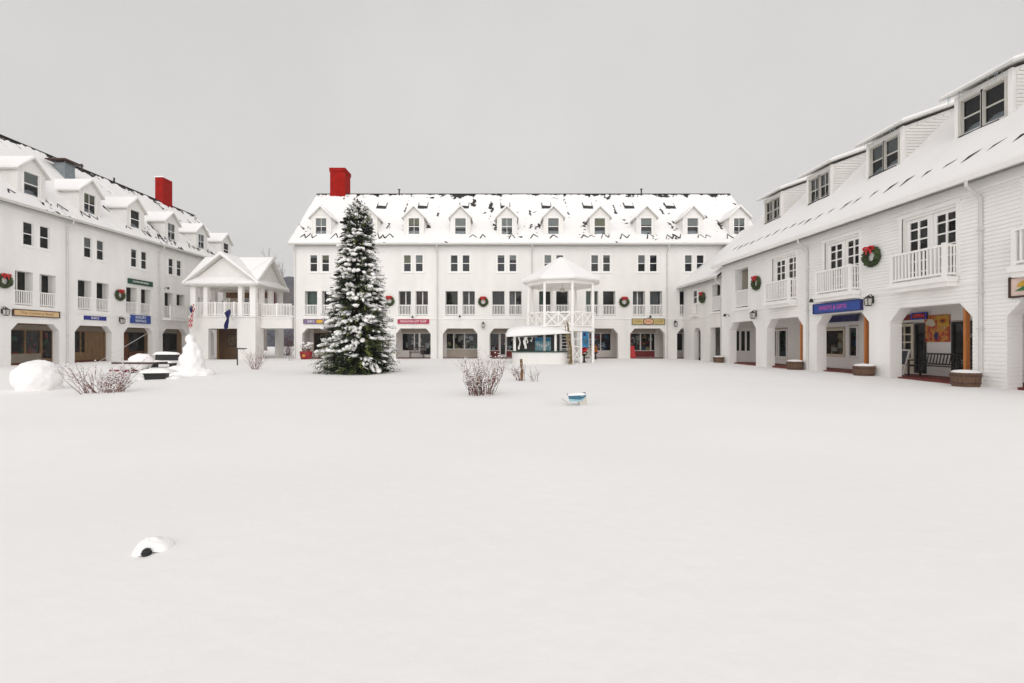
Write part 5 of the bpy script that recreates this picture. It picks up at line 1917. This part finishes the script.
for j in range(ny + 1):
    for i in range(nx + 1):
        x = -520 + 1040 * i / nx
        y = 130 + 260 * j / ny
        h = 70 * smooth01(-.15, 1, j / ny) * (.8 + .3 * noise.noise(Vector((x * .006, 0, 3)))) + 4 * noise.noise(Vector((x * .05, y * .05, 2)))
        vs.append((x, y, h - 3))
m.add(vs, [(j * (nx + 1) + i, j * (nx + 1) + i + 1, (j + 1) * (nx + 1) + i + 1, (j + 1) * (nx + 1) + i) for j in range(ny) for i in range(nx)])
h = m.build('hills', HILLM, smooth=True)
h['kind'] = 'structure'

# ------------------------------------------------------------------ haze
HAZE = True
if HAZE:
    m = MB()
    m.box(-560, 560, -60, 470, -6, 118)
    hz = bpy.data.materials.new('winter_haze')
    hz.use_nodes = True
    nt = hz.node_tree
    nt.nodes.clear()
    o_ = nd(nt, 'ShaderNodeOutputMaterial')
    pv = nd(nt, 'ShaderNodeVolumePrincipled')
    pv.inputs['Color'].default_value = (.93, .93, .94, 1)
    pv.inputs['Density'].default_value = .0004
    pv.inputs['Anisotropy'].default_value = .2
    nt.links.new(pv.outputs[0], o_.inputs['Volume'])
    ho = m.build('haze', hz)
    ho['kind'] = 'stuff'
    ho['label'] = 'pale winter haze thickening over the far hillside'

# ------------------------------------------------------------------ light, sky, camera
SUN_EL, SUN_AZ = 34, 180      # azimuth the light comes from: behind the camera, to its left
w = bpy.data.worlds.new('World')
scene.world = w
w.use_nodes = True
nt = w.node_tree
bg = nt.nodes['Background']
sky = nd(nt, 'ShaderNodeTexSky')
sky.sky_type = 'NISHITA'
sky.sun_disc = False
sky.sun_elevation = R(SUN_EL)
sky.sun_rotation = R(SUN_AZ)
sky.dust_density = 4
hs = nd(nt, 'ShaderNodeHueSaturation')
hs.inputs['Saturation'].default_value = .12
nt.links.new(sky.outputs[0], hs.inputs['Color'])
tc = nd(nt, 'ShaderNodeTexCoord')
nz = nd(nt, 'ShaderNodeTexNoise')
nz.inputs['Scale'].default_value = 1.6
nz.inputs['Detail'].default_value = 5
nt.links.new(tc.outputs['Generated'], nz.inputs['Vector'])
cr = nd(nt, 'ShaderNodeValToRGB')
cr.color_ramp.elements[0].color = (5.75, 5.63, 5.57, 1)
cr.color_ramp.elements[1].color = (6.85, 6.70, 6.62, 1)
cr.color_ramp.elements[0].position = .3
cr.color_ramp.elements[1].position = .7
nt.links.new(nz.outputs['Fac'], cr.inputs['Fac'])
mx = nd(nt, 'ShaderNodeMix', data_type='RGBA')
mx.inputs['Factor'].default_value = .9
nt.links.new(hs.outputs[0], mx.inputs['A'])
nt.links.new(cr.outputs[0], mx.inputs['B'])
# sky brightened low behind and beside the camera, added to light the walls
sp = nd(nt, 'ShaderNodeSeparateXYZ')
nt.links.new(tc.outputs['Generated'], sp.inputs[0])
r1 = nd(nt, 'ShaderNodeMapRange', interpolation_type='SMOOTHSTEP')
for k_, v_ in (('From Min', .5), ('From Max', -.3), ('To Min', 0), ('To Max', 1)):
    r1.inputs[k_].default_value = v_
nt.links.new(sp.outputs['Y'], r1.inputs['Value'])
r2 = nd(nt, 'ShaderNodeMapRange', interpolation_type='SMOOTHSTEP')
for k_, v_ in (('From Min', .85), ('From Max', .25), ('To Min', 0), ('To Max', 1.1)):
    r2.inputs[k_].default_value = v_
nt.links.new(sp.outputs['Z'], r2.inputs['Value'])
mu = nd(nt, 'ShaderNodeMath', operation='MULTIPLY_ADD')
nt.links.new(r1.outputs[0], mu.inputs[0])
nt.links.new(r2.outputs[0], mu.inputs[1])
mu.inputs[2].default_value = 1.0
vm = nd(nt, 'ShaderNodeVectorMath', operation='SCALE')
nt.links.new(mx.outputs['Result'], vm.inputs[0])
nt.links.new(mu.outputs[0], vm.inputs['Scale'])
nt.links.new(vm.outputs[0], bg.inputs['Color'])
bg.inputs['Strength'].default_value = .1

sl = bpy.data.lights.new('sun', 'SUN')
sl.energy = 0.5
sl.angle = R(60)
sl.color = (1.0, .965, .92)
so = bpy.data.objects.new('sun', sl)
COL.objects.link(so)
az = R(SUN_AZ)
dirv = Vector((math.sin(az) * math.cos(R(SUN_EL)), math.cos(az) * math.cos(R(SUN_EL)), math.sin(R(SUN_EL))))
so.rotation_euler = dirv.to_track_quat('Z', 'Y').to_euler()
so.location = (0, 0, 60)

cam = bpy.data.cameras.new('camera')
cam.sensor_width = 36
cam.lens = 450 / 1024 * 36
cam.shift_x = 12 / 1024
cam.shift_y = .5 / 1024
cam.clip_start = .05
cam.clip_end = 3000
co = bpy.data.objects.new('camera', cam)
COL.objects.link(co)
co.location = (0, 0, 1.4)
co.rotation_euler = (R(90), 0, 0)
scene.camera = co

vs_ = scene.view_settings
vs_.view_transform = 'Standard'
vs_.look = 'None'
vs_.exposure = 0.16
vs_.gamma = 1
vs_.use_curve_mapping = False
scene.cycles.use_denoising = True
scene.cycles.max_bounces = 10
scene.cycles.diffuse_bounces = 8
scene.cycles.transparent_max_bounces = 12
scene.cycles.volume_bounces = 2
